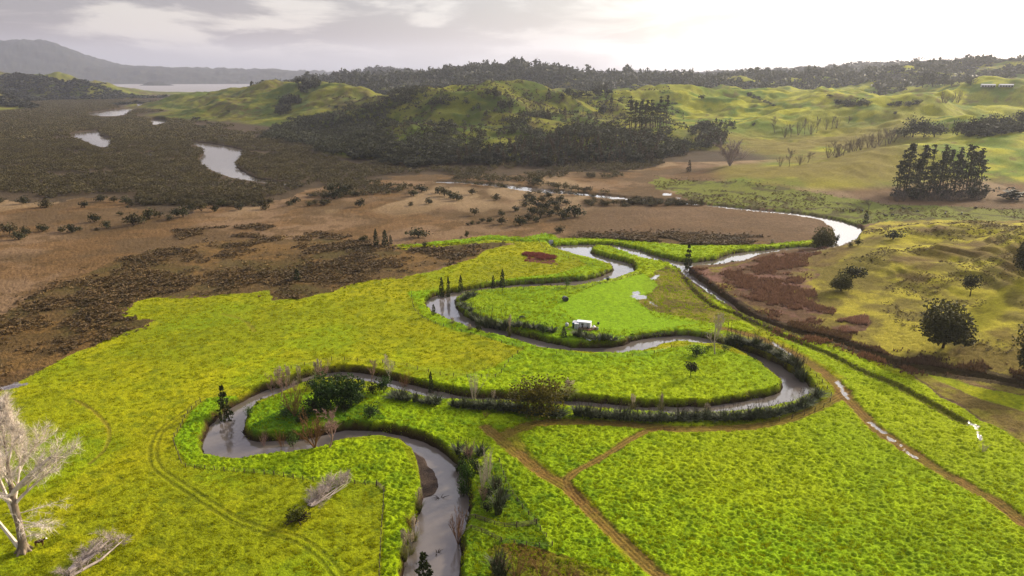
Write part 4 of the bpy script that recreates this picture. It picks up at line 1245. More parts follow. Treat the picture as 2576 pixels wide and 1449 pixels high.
def far_plants():
    T = 'tree'
    plant_row('pine', 'pine_tree', jit(2246,2470,496,494,17,118,34,1), 'tall pine', 'in the front of the pine block', T, 'pines in the block on the right pasture')
    plant_row('pine', 'pine_tree', jit(2256,2462,482,480,12,106,32,2), 'tall pine', 'in the back of the pine block', T, 'pines in the block on the right pasture')
    plant_row('bush', 'bush_tree', jit(2244,2476,501,499,12,30,36,13), 'low dark tree', 'at the foot of the pine block', T, 'low trees at the foot of the pine block')
    plant_row('brug', 'bare_shrub', jit(2252,2470,505,504,14,30,46,3), 'leafless shrub', 'under the pine block', 'shrub', 'undergrowth at the pine block')
    plant_row('pine', 'pine_tree', jit(1578,1676,325,322,15,72,22,4), 'pine', 'in the stand on the middle hill', T, 'pines on the middle hill')
    plant_list([('wilp','bare_tree',1836,418,348,66,'pale pinkish leafless tree at the foot of the bush hill',T),
                ('brup','bare_shrub',1866,398,366,60,'pinkish leafless shrubs behind the pale bare tree','shrub'),
                ('rimu','conifer_tree',1733,432,403,17,'small lone conifer on the tawny slope',T),
                ('rimu','conifer_tree',1718,392,360,22,'conifer on the edge of the bush above the tawny slope',T),
                ('bush','bush_tree',1762,322,304,26,'dark round tree on the open pasture right of the pines',T),
                ('rimu','conifer_tree',1380,250,223,22,'dark pointed tree on the skyline of the middle hill',T),
                ('rimu','conifer_tree',1416,249,240,9,'tiny pointed tree on the skyline of the middle hill',T),
                ('bush','bush_tree',1262,278,254,30,'dark tree on the open ridge, left of its neighbour',T),
                ('bush','bush_tree',1282,272,250,26,'dark tree on the open ridge, right of its neighbour',T),
                ('rimu','conifer_tree',1537,281,245,18,'upright brown tree on the open middle slope',T),
                ('bush','bush_tree',1514,288,262,26,'dark tree left of the upright brown tree',T),
                ('rimu','conifer_tree',1421,290,268,16,'small conifer alone on the open middle slope',T),
                ('bush','bush_tree',1226,242,221,22,'dark tree just under the crest of the middle hill',T),
                ('bush','bush_tree',1243,246,228,26,'lower dark tree under the crest of the middle hill',T),
                ('rimu','conifer_tree',1499,310,280,14,'conifer in front of the brown tree',T),
                ('bush','bush_tree',1766,249,238,17,'small round tree on the far pasture ridge',T),
                ('bush','bush_tree',1895,316,308,10,'tiny dark tree by the grey leafless row',T),
                ('bush','bush_tree',2086,245,236,14,'small dark tree below the skyline on the right pasture',T),
                ('bush','bush_tree',2253,290,280,10,'single small tree above the macrocarpa clump',T),
                ('bush','bush_tree',2540,503,475,70,'dark rounded thicket right of the pine block',T),
                ])
    plant_row(('kahi','bush'), 'conifer_tree', [(1800,322,297,16),(1812,322,302,14),(1824,323,301,14),(1836,323,300,16),(1846,324,303,14)], 'dark tree', 'in the small clump on the far pasture', T, 'clump on the far pasture')
    plant_row(('popg','brug'), 'bare_tree', [(1948,334,292,24),(1974,346,306,22),(1990,345,312,26),(2008,340,300,26),(2024,338,296,22),(2040,338,300,24),(2054,335,292,18),(2078,326,294,18),(2092,324,290,16),(2104,322,289,18),(2134,310,292,24)], 'grey leafless tree', 'in the row across the far pasture', T, 'leafless row on the far pasture')
    plant_row(('brug','popg'), 'bare_tree', [(1962,419,388,24),(1985,419,372,30),(2012,414,384,26),(2032,410,382,30)], 'leafless tree', 'in the small group on the tawny slope', T, 'leafless trees on the tawny slope')
    plant_row(('brug','popg','brug'), 'bare_tree', jit(2076,2250,400,358,16,44,34,5), 'leafless tree', 'along the gully below the macrocarpas', T, 'leafless trees along the gully')
    plant_row('mac', 'macrocarpa_tree', [(2258,345,322,34),(2275,346,318,40),(2296,345,294,50),(2324,345,298,48),(2350,345,306,46),(2366,340,312,34)], 'dark macrocarpa', 'in the big clump on the right pasture', T, 'macrocarpa clump on the right pasture')
    plant_row(('mac','brug','bush'), 'shelter_tree', jit(2400,2600,340,312,14,38,34,6), 'dark tree', 'in the belt right of the macrocarpa clump', T, 'belt right of the macrocarpa clump')
    plant_row(('bush','mac','popg'), 'shelter_tree', jit(2096,2184,266,268,8,18,24,7), 'dark tree', 'in the upper hedge on the right pasture', T, 'upper hedge on the right pasture')
    plant_row(('bush','brug'), 'shelter_tree', jit(2240,2318,271,262,8,16,22,8), 'dark tree', 'in the second hedge on the right pasture', T, 'second hedge on the right pasture')
    plant_row('brug', 'bare_tree', jit(2362,2412,258,256,4,30,28,9), 'grey leafless tree', 'right of the second hedge', T, 'leafless trees right of the second hedge')
    plant_row('mac', 'macrocarpa_tree', [(2258,224,209,24),(2276,222,206,22),(2306,219,186,26),(2320,220,178,30),(2345,220,176,30),(2362,218,198,16),(2376,217,182,22),(2394,217,200,18),(2412,214,194,24),(2440,214,192,26)], 'large dark tree', 'on the skyline near the sheds', T, 'skyline trees near the sheds')
    plant_row('bush', 'bush_tree', [(1412,243,233,18),(1428,243,223,22),(1444,245,228,22),(1462,246,226,26),(1478,246,230,22),(1494,245,222,26),(1510,243,216,22),(1524,241,210,22),(1536,238,222,14)], 'dark tree', 'in the clump behind the middle hill crest', T, 'clump behind the middle hill crest')
    plant_row('bush', 'hedge_tree', jit(1876,1946,237,269,10,8,12,10), 'small tree', 'in the diagonal hedge on the far pasture', T, 'diagonal hedge on the far pasture')
    # green hill: the dark band that runs up to the crest
    band = []
    r = R_(12)
    for i in range(34):
        t = r.uniform(0, 1)
        u, v = 692 + 106 * t + r.normal() * 10, 292 - 84 * t + r.normal() * 7
        band.append((u, v, v - r.uniform(14, 22), r.uniform(15, 24)))
    band += [(752,214,196,20),(766,212,193,18),(800,213,195,22),(786,214,200,16)]
    plant_row(('bush','kahi','bush'), 'bush_tree', band, 'dark tree', 'in the band climbing the green hill', T, 'band of trees climbing the green hill')
    plant_row('bush', 'bush_tree', [(490,303,293,18),(502,300,294,12),(526,314,307,9),(512,326,315,14),(574,283,276,8),(845,273,266,14)], 'small dark tree', 'scattered over the open green hill', T, 'trees scattered over the green hill')

MANG_ONE = [(1193,543,24),(1260,543,20),(1297,531,20),(1262,565,26),(1309,568,34),(1446,547,46),(1409,586,26),(1176,567,9),(1187,566,14),(1203,564,12),(1214,559,16),(1231,561,18),(1249,504,22),(1323,502,20),(1337,500,18),(1188,490,22),
  (1149,505,30),(1134,500,26),(1118,494,30),(1104,487,26),(1078,514,20),(1034,518,16),(907,520,26),(1352,465,28),(1405,475,18),(1380,500,20),(1268,471,20),
  (1322,520,26),(1338,512,28),(1352,524,30),(1366,508,24),(1374,530,30),(1340,540,30),(1360,548,32),(1386,545,30),(1398,520,26),(1402,536,26),(1416,552,30),(1428,538,24),(1388,512,24),(1410,508,24),(1424,516,24),(1330,555,24),(1348,560,22),
  (47,603,34),(23,593,42),(63,592,28),(107,583,28),(157,583,22),(180,585,30),(200,580,18),(243,580,13),(238,560,30),(268,573,24),(337,568,46),(355,562,28),(377,552,36),(427,555,24),(462,547,40),(303,542,14),(507,532,30),(543,532,22),(605,528,24),(667,527,26),
  (727,518,17),(743,513,24),(677,515,26),(317,513,26),(60,513,28),(117,522,32),(213,523,24),(253,507,26),(287,508,22),(320,523,9),(560,520,26),(590,510,26),(480,528,26),(440,540,22),(400,548,24),(860,492,40),(842,500,36),(880,485,34),(835,484,30),(895,495,22),(950,480,14),(1040,494,26),(1060,484,30)]

def mangroves():
    u = [m[0] for m in MANG_ONE]; v = [m[1] for m in MANG_ONE]
    xs, ys, zs = hit(u, v)
    zones = [('alone on the tan flat', lambda a, b: a < 280 and b > 540), ('in the line crossing the left flat', lambda a, b: a < 480 and b > 540), ('at the edge of the mangrove thicket', lambda a, b: a < 780),
             ('on the open flat before the main thicket', lambda a, b: a < 1160), ('in the grove on the brown flat', lambda a, b: 1310 < a and 505 < b < 565), ('scattered on the brown flat', lambda a, b: True)]
    byz = {}
    for i, m in enumerate(MANG_ONE):
        for w, f in zones:
            if f(m[0], m[1]):
                byz.setdefault(w, []).append(i); break
    for w, ids in byz.items():
        ids.sort(key=lambda i: MANG_ONE[i][0])
        for i, l in zip(ids, row_labels(len(ids), 'mangrove bush', w)):
            d = ys[i] * CP - (zs[i] - CAMZ) * SP
            W = MANG_ONE[i][2] * d / FPX
            plant('mangd' if i % 3 else 'mang', 'mangrove_bush', (xs[i], ys[i], zs[i]), W * random.uniform(.62, .8), W, l, 'mangrove', 'mangroves ' + w)
    # the thicket: jittered grid of bushes, the nearest ones built singly
    r = R_(31)
    P = []
    for y0, y1, st in ((500, 1000, 6.2), (1000, 1500, 8.0), (1500, 2700, 11.0)):
        gx, gy = np.meshgrid(np.arange(-1900, 320, st), np.arange(y0, y1, st))
        gx, gy = gx.ravel() + r.uniform(-.5, .5, gx.size) * st, gy.ravel() + r.uniform(-.5, .5, gx.size) * st
        m = (np.abs(gx) < gy * .86 + 40)
        gx, gy = gx[m], gy[m]
        P.append(np.stack([gx, gy, np.full(len(gx), st)], 1))
    P = np.vstack(P)
    wx = (fbm(P[:, 0], P[:, 1], 60, 3, 7) - .5) * 50
    th = inside(P[:, 0] + wx, P[:, 1] + wx, PL(THICKET))
    # looser bush along the tidal river and at the thicket's fringe
    riv = np.array([(1160,447),(1250,458),(1330,468),(1430,486),(1560,506),(1720,520),(1840,531)])
    dr = dist_line(P[:, 0], P[:, 1], smooth_curve(PL(riv), False, 4), 60)
    fr = dist_line(P[:, 0], P[:, 1], PL(THICKET), 60, True)
    n = fbm(P[:, 0], P[:, 1], 38, 3, 15)
    right_edge = P[:, 0] > P[:, 1] * .16
    keep = (th & (n > np.where(P[:, 0] > -60, .46, .26 + .34 * (1 - np.clip(fr / 58, 0, 1)) * (P[:, 1] < 780))) & ~((P[:, 0] > -80) & (P[:, 1] < 690) & (n < .52)))
    keep |= (dr < 26) & (n > .40)
    keep |= (~th) & (fr < 45) & (n > .585) & (P[:, 1] > 480) & ~right_edge
    P = P[keep]
    h, hilly = hills(P[:, 0], P[:, 1])
    sd = water_sd(P[:, 0], P[:, 1])
    ok = (hilly < .12) & (sd > 1.5)
    # do not hide the open reaches of water seen from the air
    u, v, _ = proj(P[:, 0], P[:, 1], h + 4.0)
    for c in [RIVER] + CHANNELS:
        q = smooth_curve(np.array(c, float), True, 3)
        ok &= ~(inside(u, v, q) & (P[:, 1] > 560))
    P, h = P[ok], h[ok]
    W = P[:, 2] * r.uniform(.85, 1.5, len(P)); W = np.minimum(W, 12)
    Hh = np.minimum(r.uniform(2.6, 4.6, len(P)) * (1 + .25 * (P[:, 2] > 7)), 5.5)
    order = np.argsort(P[:, 1])
    nind = 300 - len(MANG_ONE)
    near, rest = order[:nind], order[nind:]
    for i in near:
        right = P[i, 0] > -40
        lb = 'grey-green mangrove bush crowded along the narrow tidal river' if right else 'grey-green mangrove bush crowded at the near fringe of the thicket'
        plant('mang', 'mangrove_bush', (P[i, 0], P[i, 1], h[i]), Hh[i], W[i], lb, 'mangrove', 'mangroves crowded along the tidal river' if right else 'mangroves crowded at the thicket fringe')
    print('mangroves', len(P))
    for nm, lim, nc, sz in (('mangrove_thicket', (0, 1000), 60, 1.45), ('mangrove_thicket', (1000, 4000), 30, 2.0)):
        idx = rest[(P[rest, 1] >= lim[0]) & (P[rest, 1] < lim[1])]
        protos = [cards(crown_pts(nc, 7, 4.6, .1, R_(300 + k), 8), sz, R_(320 + k)) for k in range(5)]
        V, F = scatter_mesh(protos, np.stack([P[idx, 0], P[idx, 1], h[idx]], 1), np.stack([W[idx] / 7, Hh[idx] / 4.6], 1), r)
        o = put(nm, mesh_np(nm, V, F, M_MANG)); tag(o, kind='stuff')

# polygons of dark bush on the hills, in survey pixels of the ground
BUSH = [
 [(655,350),(690,330),(720,308),(760,300),(830,298),(880,290),(905,275),(960,262),(1010,240),(1050,232),(1075,240),(1040,262),(985,285),(975,300),(1000,318),(960,330),(930,345),(985,350),(1010,362),(1070,352),(1060,330),(1090,318),(1140,312),(1150,330),(1120,350),(1160,365),(1230,372),(1290,372),(1330,360),(1400,352),(1440,355),(1440,372),(1470,375),(1500,362),(1560,352),(1570,335),(1690,332),(1780,318),(1830,345),(1810,372),(1720,385),(1690,395),(1640,412),(1500,420),(1200,420),(1000,416),(860,400),(790,385),(790,372),(700,355)],
 [(1256,318),(1270,305),(1300,305),(1330,290),(1370,285),(1392,300),(1385,330),(1350,345),(1300,335),(1270,335)],
 [(1065,262),(1120,242),(1160,240),(1155,252),(1110,268),(1080,272)],
 [(1215,245),(1230,235),(1270,244),(1262,256),(1225,254)],
 [(1395,330),(1420,318),(1470,322),(1500,335),(1560,330),(1550,352),(1470,360),(1420,350)],
 [(1180,340),(1200,325),(1215,345),(1205,362),(1185,358)],
 [(2410,342),(2440,325),(2500,320),(2600,310),(2600,330),(2500,340),(2450,348)],
]
def forests():
    r = R_(41)
    # middle hill
    gx, gy = np.meshgrid(np.arange(-560, 620, 7.6), np.arange(700, 1420, 7.6))
    gx, gy = gx.ravel() + r.uniform(-4, 4, gx.size), gy.ravel() + r.uniform(-4, 4, gx.size)
    z = height(gx, gy)
    u, v, _ = proj(gx, gy, z)
    wu, wv = (fbm(gx, gy, 40, 3, 5) - .5) * 36, (fbm(gx, gy, 40, 3, 8) - .5) * 20
    m = np.zeros(len(gx), bool)
    for b in BUSH:
        m |= inside(u + wu, v + wv, np.array(b, float))
    n = fbm(gx, gy, 55, 3, 19)
    lone = (r.uniform(0, 1, len(gx)) < .055) & (u > 850) & (u < 1720) & (v < 400) & (v > 232)
    m = (m & (n > .26 + .12 * (v < 330))) | lone
    gx, gy, z, u = gx[m], gy[m], z[m], u[m]
    con = (fbm(gx, gy, 70, 2, 23) > .52) & (gx > -60) & (r.uniform(0, 1, len(gx)) < .6)
    Hh = np.where(con, r.uniform(9, 17, len(gx)), r.uniform(5, 11, len(gx)))
    Wd = np.where(con, r.uniform(5, 8, len(gx)), r.uniform(8, 13, len(gx)))
    order = np.argsort(gy)
    print('bush trees', len(gx), con.sum())
    nb = nc = 0
    rest = {True: [], False: []}
    for i in order:
        side = 'left end' if u[i] < 1000 else ('middle' if u[i] < 1420 else 'right end')
        if con[i] and nc < 170:
            nc += 1
            plant('rimu' if random.random() < .7 else 'kahi', 'conifer_tree', (gx[i], gy[i], z[i]), Hh[i], Wd[i], f'brownish pointed conifer in the bush at the {side} of the wooded hill', 'tree', f'conifers in the bush, {side}')
        elif not con[i] and nb < 290:
            nb += 1
            plant('bush', 'bush_tree', (gx[i], gy[i], z[i]), Hh[i], Wd[i], f'dark round-topped tree in the bush at the {side} of the wooded hill', 'tree', f'bush trees, {side}')
        else:
            rest[bool(con[i])].append(i)
    for c, mat, nm in ((True, M_BUSHB, 'conifer_forest'), (False, M_BUSH, 'bush_forest')):
        idx = np.array(rest[c], int)
        if len(idx) == 0: continue
        protos = [cards(cone_pts(60, 6.5, 14, .8, R_(400 + k)), 1.8, R_(420 + k), .25) if c else cards(crown_pts(70, 9, 10, .4, R_(440 + k)), 2.1, R_(460 + k)) for k in range(4)]
        S = np.stack([Wd[idx] / (6.5 if c else 9), Hh[idx] / (14 if c else 10)], 1)
        V, F = scatter_mesh(protos, np.stack([gx, gy, z], 1)[idx], S, r)
        tag(put(nm, mesh_np(nm, V, F, mat)), kind='stuff')
    # low brown scrub on the open slopes of the wooded hill
    n = 9000
    y = r.uniform(760, 1500, n); x = r.uniform(-.26, .22, n) * y
    hx, hl = hills(x, y)
    k = (hl > .5) & (fbm(x, y, 45, 3, 33) > r.uniform(.42, .62, n))
    x, y, hx = x[k], y[k], height(x[k], y[k])
    s_ = r.uniform(1.5, 5.0, len(x))
    protos = [cards(crown_pts(12, 1, 1, .0, R_(560 + q), 4), .6, R_(570 + q)) for q in range(5)]
    V, F = scatter_mesh(protos, np.stack([x, y, hx], 1), np.stack([s_, s_ * .55], 1), r)
    tag(put('hill_scrub', mesh_np('hill_scrub', V, F, M_BUSHB)), kind='stuff')
    # far ridge, left hills, the skyline: woods that read as one mass
    def wood(name, x0, x1, y0, y1, st, test, hmin, hmax, ncard=16):
        gx, gy = np.meshgrid(np.arange(x0, x1, st), np.arange(y0, y1, st))
        gx, gy = gx.ravel() + r.uniform(-.5, .5, gx.size) * st, gy.ravel() + r.uniform(-.5, .5, gx.size) * st
        k = np.abs(gx) < gy * .80
        gx, gy = gx[k], gy[k]
        z, hl = hills(gx, gy)
        u, v, _ = proj(gx, gy, z)
        k = test(gx, gy, z, u, v, hl)
        gx, gy, z = gx[k], gy[k], z[k]
        protos = [cards(crown_pts(ncard, 1, 1, .02, R_(500 + q), 6), .52, R_(520 + q)) for q in range(6)]
        tall = r.uniform(0, 1, len(gx)) ** 3
        Hh = (hmin + (hmax - hmin) * tall) * (.55 + .9 * fbm(gx, gy, 120, 3, 65))
        V, F = scatter_mesh(protos, np.stack([gx, gy, z], 1), np.stack([st * r.uniform(1.2, 1.8, len(gx)), Hh], 1), r)
        print(name, len(gx))
        tag(put(name, mesh_np(name, V, F, M_BUSH)), kind='stuff')
    glade = lambda x, y: fbm(x, y, 150, 3, 55)
    wood('ridge_forest', -1000, 2200, 1600, 3000, 15, lambda x, y, z, u, v, h: (h > .5) & (u > 640) & (glade(x, y) > .40) & (y > np.where(u > 2200, 1650, 2050)), 7, 26)
    wood('far_ridge_forest', -1300, 3100, 3000, 5200, 34, lambda x, y, z, u, v, h: (h > .5) & (u > 690), 12, 30)
    wood('left_hill_forest', -2500, -1200, 1950, 3050, 15, lambda x, y, z, u, v, h: (u < 420) & (h > .1) & ((y < 2950) | (fbm(x, y, 200, 3, 5) > .6)), 7, 15)
    wood('spur_forest', -900, -500, 2000, 3600, 15, lambda x, y, z, u, v, h: (u > 440) & (u < 660) & (h > .3) & (z > 10) & (y > 2500), 7, 16)
# ----------------------------------------------------------------------------
# ground plants nobody could count
# ----------------------------------------------------------------------------
def polyset(polys):
    return [PL(p) for p in polys]

def rand_in(poly, n, r):
    lo, hi = poly.min(0), poly.max(0)
    x, y = r.uniform(lo[0], hi[0], n), r.uniform(lo[1], hi[1], n)
    m = inside(x, y, poly)
    return x[m], y[m]

def tufts(name, x, y, h, w, cols, r, blades=4, trans=.35, spread=.5):
    """upright tufts of leaves, one mesh; cols (n,3)"""
    n = len(x)
    z = height(x, y)
    a = r.uniform(0, 6.28, (n, blades))
    ln = r.uniform(.2, 1, (n, blades)) * spread
    hh = h[:, None] * r.uniform(.6, 1.15, (n, blades))
    ca, sa = np.cos(a), np.sin(a)
    bx, by = x[:, None] + ca * w[:, None] * .25, y[:, None] + sa * w[:, None] * .25
    t = r.uniform(0, 6.28, (n, blades))
    hw = w[:, None] * .5 * r.uniform(.6, 1, (n, blades))
    zz = np.broadcast_to(z[:, None], bx.shape) - .05
    A = np.stack([bx - np.cos(t) * hw, by - np.sin(t) * hw, zz], -1)
    B = np.stack([bx + np.cos(t) * hw, by + np.sin(t) * hw, zz], -1)
    T = np.stack([bx + ca * ln * hh, by + sa * ln * hh, zz + hh], -1)
    V = np.stack([A, B, T], 2).reshape(-1, 3)
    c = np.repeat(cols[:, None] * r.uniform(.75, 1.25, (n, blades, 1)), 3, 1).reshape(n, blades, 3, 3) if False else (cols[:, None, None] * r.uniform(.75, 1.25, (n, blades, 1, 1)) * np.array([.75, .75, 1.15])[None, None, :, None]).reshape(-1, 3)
    me = mesh_np(name, V, np.arange(len(V)).reshape(-1, 3), blade_mat(name + '_blade', trans), None, False, np.clip(c, .003, .95))
    o = put(name, me); tag(o, kind='stuff')
    return o

def ground_plants():
    r = R_(71)
    # pasture grass close to the drone
    gp, lushp = PL(GREEN), polyset(LUSH)
    N = 560000
    y = 100 + 320 * r.uniform(0, 1, N) ** 1.5
    x = r.uniform(-.95, .95, N) * y
    sd = water_sd(x, y, 3.0)
    m = inside(x, y, gp) & (sd > .9) & ~inside(x, y, BAR)
    for pts, w, st, gap in TRACKS:
        d = dist_line(x, y, smooth_curve(PL(pts), False, 5), 4.0)
        m &= d > (w if not gap else 1.5)
    for p in PUDDLES:
        m &= ~inside(x, y, PL(p))
    clump = fbm(x, y, 1.5, 3, 105)
    lush = np.zeros(N, bool)
    for p in lushp:
        lush |= inside(x, y, p)
    mown = inside(x, y, PL([(1400,760),(1500,720),(1620,690),(1660,720),(1600,760),(1650,800),(1760,812),(1640,830),(1520,830),(1440,800)]))
    m &= (clump > np.where(lush, .47, .52)) & ~mown
    x, y, clump, lush = x[m], y[m], clump[m], lush[m]
    sc = np.clip(y / 190, .8, 2.0)
    h = (np.where(lush, .42, .24) + .9 * np.clip(clump - .5, 0, .3)) * sc ** .6
    w = .34 * sc
    f = fbm(x, y, 20, 3, 51)[:, None]
    cl = lin(166,196,6) * (1 - f) + lin(204,214,8) * f
    cy_ = lin(182,192,8) * (1 - f) + lin(204,204,20) * f
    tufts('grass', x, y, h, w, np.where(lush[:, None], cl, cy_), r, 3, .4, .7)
    print('grass', len(x))
    # dry seeding strip along the fences of the near paddock
    # reeds by the drain
    X, Y, Cc = [], [], []
    for p, n, c in ((REEDBED, 44000, (160,122,96)), (REEDBED2, 6000, (182,140,114)), (PURPLE, 7000, (164,94,80))):
        a, b = rand_in(PL(p), n, r)
        ed = dist_line(a, b, PL(p), 16, True)
        k = fbm(a, b, 9, 3, 77) > r.uniform(.26, .50, len(a)) + .22 * (1 - ed / 16)
        X.append(a[k]); Y.append(b[k]); Cc.append(np.repeat(lin(*c)[None], k.sum(), 0))
    dl = smooth_curve(PL([(2000,826),(2102,850),(2202,884),(2285,913),(2385,929),(2485,941),(2577,958),(2700,985)]), False, 6)
    t = r.integers(0, len(dl), 9000)
    a, b = dl[t, 0] + r.normal(size=9000) * 2.8, dl[t, 1] + r.normal(size=9000) * 3.0 + 1.5
    g_ = fbm(a, b, 7, 3, 79) > r.uniform(.38, .62, 9000); a, b = a[g_], b[g_]
    X.append(a); Y.append(b); Cc.append(np.repeat(lin(132,104,74)[None], len(a), 0))
    dl2 = smooth_curve(PL([(1960,836),(2018,850),(2102,866),(2202,902),(2285,932)]), False, 6)
    t = r.integers(0, len(dl2), 2500)
    a, b = dl2[t, 0] + r.normal(size=2500) * 2.2, dl2[t, 1] + r.normal(size=2500) * 2.2
    g_ = fbm(a, b, 7, 3, 80) > r.uniform(.38, .6, 2500); a, b = a[g_], b[g_]
    X.append(a); Y.append(b); Cc.append(np.repeat(lin(160,118,84)[None], len(a), 0))
    X, Y, Cc = np.concatenate(X), np.concatenate(Y), np.vstack(Cc)
    k = dist_line(X, Y, DITCH, 5.0) > 2.2
    X, Y, Cc = X[k], Y[k], Cc[k]
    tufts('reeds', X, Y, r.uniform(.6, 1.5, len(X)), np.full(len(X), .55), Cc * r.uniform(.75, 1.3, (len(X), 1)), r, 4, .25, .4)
    # low scrub on the wetland and rushes on the pastures
    def scrub(name, x, y, s, hs, mat, seed, nc=9):
        z = height(x, y)
        protos = [cards(crown_pts(nc, 1, 1, .0, R_(seed + q), 4), .62, R_(seed + 9 + q)) for q in range(5)]
        V, F = scatter_mesh(protos, np.stack([x, y, z], 1), np.stack([s, hs], 1), r)
        tag(put(name, mesh_np(name, V, F, mat)), kind='stuff')
        print(name, len(x))
    X, Y = [], []
    for p in DARKS:
        a, b = rand_in(PL(p), 34000, r)
        a, b = a + r.normal(size=len(a)) * 5, b + r.normal(size=len(a)) * 6
        q_ = ~inside(a, b, PL(GREEN)); a, b = a[q_], b[q_]
        k = fbm(a, b, 16, 4, 87) > r.uniform(.42, .68, len(a))
        X.append(a[k]); Y.append(b[k])
    a, b = rand_in(PL([(430,575),(640,560),(900,590),(900,607),(830,600),(640,594),(450,600)]), 3500, r)
    k = fbm(a, b, 16, 3, 88) > .48; X.append(a[k]); Y.append(b[k])
    X, Y = np.concatenate(X), np.concatenate(Y)
    s = r.uniform(.9, 2.4, len(X))
    scrub('marsh_scrub', X, Y, s, s * .5, leafy('scrub_leaf', lin(100,82,46), lin(148,118,70), .15, .4, .12), 610)
    # pale tussocks in the scrub
    a, b = rand_in(PL(DARKS[0]), 900, r)
    c_, d_ = rand_in(PL([(690,592),(900,590),(900,604),(700,602)]), 300, r)
    a, b = np.concatenate([a, c_]), np.concatenate([b, d_])
    k = fbm(a, b, 30, 3, 89) > .5
    tufts('pale_tussock', a[k], b[k], r.uniform(.8, 1.6, k.sum()), np.full(k.sum(), 1.0), np.repeat(lin(176,148,98)[None], k.sum(), 0), r, 7, .2, .7)
    # rushes: far pasture, cattle flat and the hillside
    a, b = rand_in(PL(CATTLE), 9000, r)
    k = (fbm(a, b, 22, 3, 90) > .52) & (water_sd(a, b) > 1.5)
    a, b = a[k], b[k]
    n = 15000
    y = r.uniform(190, 440, n); x = y * r.uniform(.30, .80, n)
    u, v, _ = proj(x, y, height(x, y))
    k = (fbm(x, y, 18, 3, 94) > .53) & (hills(x, y)[1] > .12)
    a, b = np.concatenate([a, x[k]]), np.concatenate([b, y[k]])
    s = r.uniform(.5, 1.3, len(a)) * np.clip(b / 330, .8, 1.4)
    scrub('rushes', a, b, s, s * .6, leafy('rush_leaf', lin(104,88,44), lin(150,128,66), .2, .35, .3), 630)
    # rank growth hanging over the creek banks
    B = []
    for w in (W_CREEK, W_RIVER):
        seg = np.roll(w, -1, 0) - w
        L = np.hypot(*seg.T)
        k = (w[:, 1] < (520 if w is W_CREEK else 400))
        cnt = (L * 2.6 * k).astype(int)
        for p, s_, c in zip(w, seg, cnt):
            if c:
                B.append(p + s_ * r.uniform(0, 1, (c, 1)) + r.normal(size=(c, 2)) * .35)
    B = np.vstack(B)
    sd = water_sd(B[:, 0], B[:, 1], 4.0)
    # push the plants on to the bank
    B2 = B + r.normal(size=B.shape) * .9
    sd = water_sd(B2[:, 0], B2[:, 1], 4.0)
    k = (sd > .35) & (sd < 2.4) & ~inside(B2[:, 0], B2[:, 1], BAR) & (fbm(B2[:, 0], B2[:, 1], 9, 3, 95) > r.uniform(.36, .56, len(B2)))
    B2, sd = B2[k], sd[k]
    f = fbm(B2[:, 0], B2[:, 1], 8, 3, 96)[:, None]
    lo, hi = lin(70,62,26), lin(96,126,16)
    t = np.clip(sstep(.9, 1.9, sd)[:, None] * .75 + (f - .5), 0, 1)
    tufts('bank_grass', B2[:, 0], B2[:, 1], r.uniform(.45, 1.0, len(B2)), np.full(len(B2), .45), lo * (1 - t) + hi * t, r, 5, .3, .8)

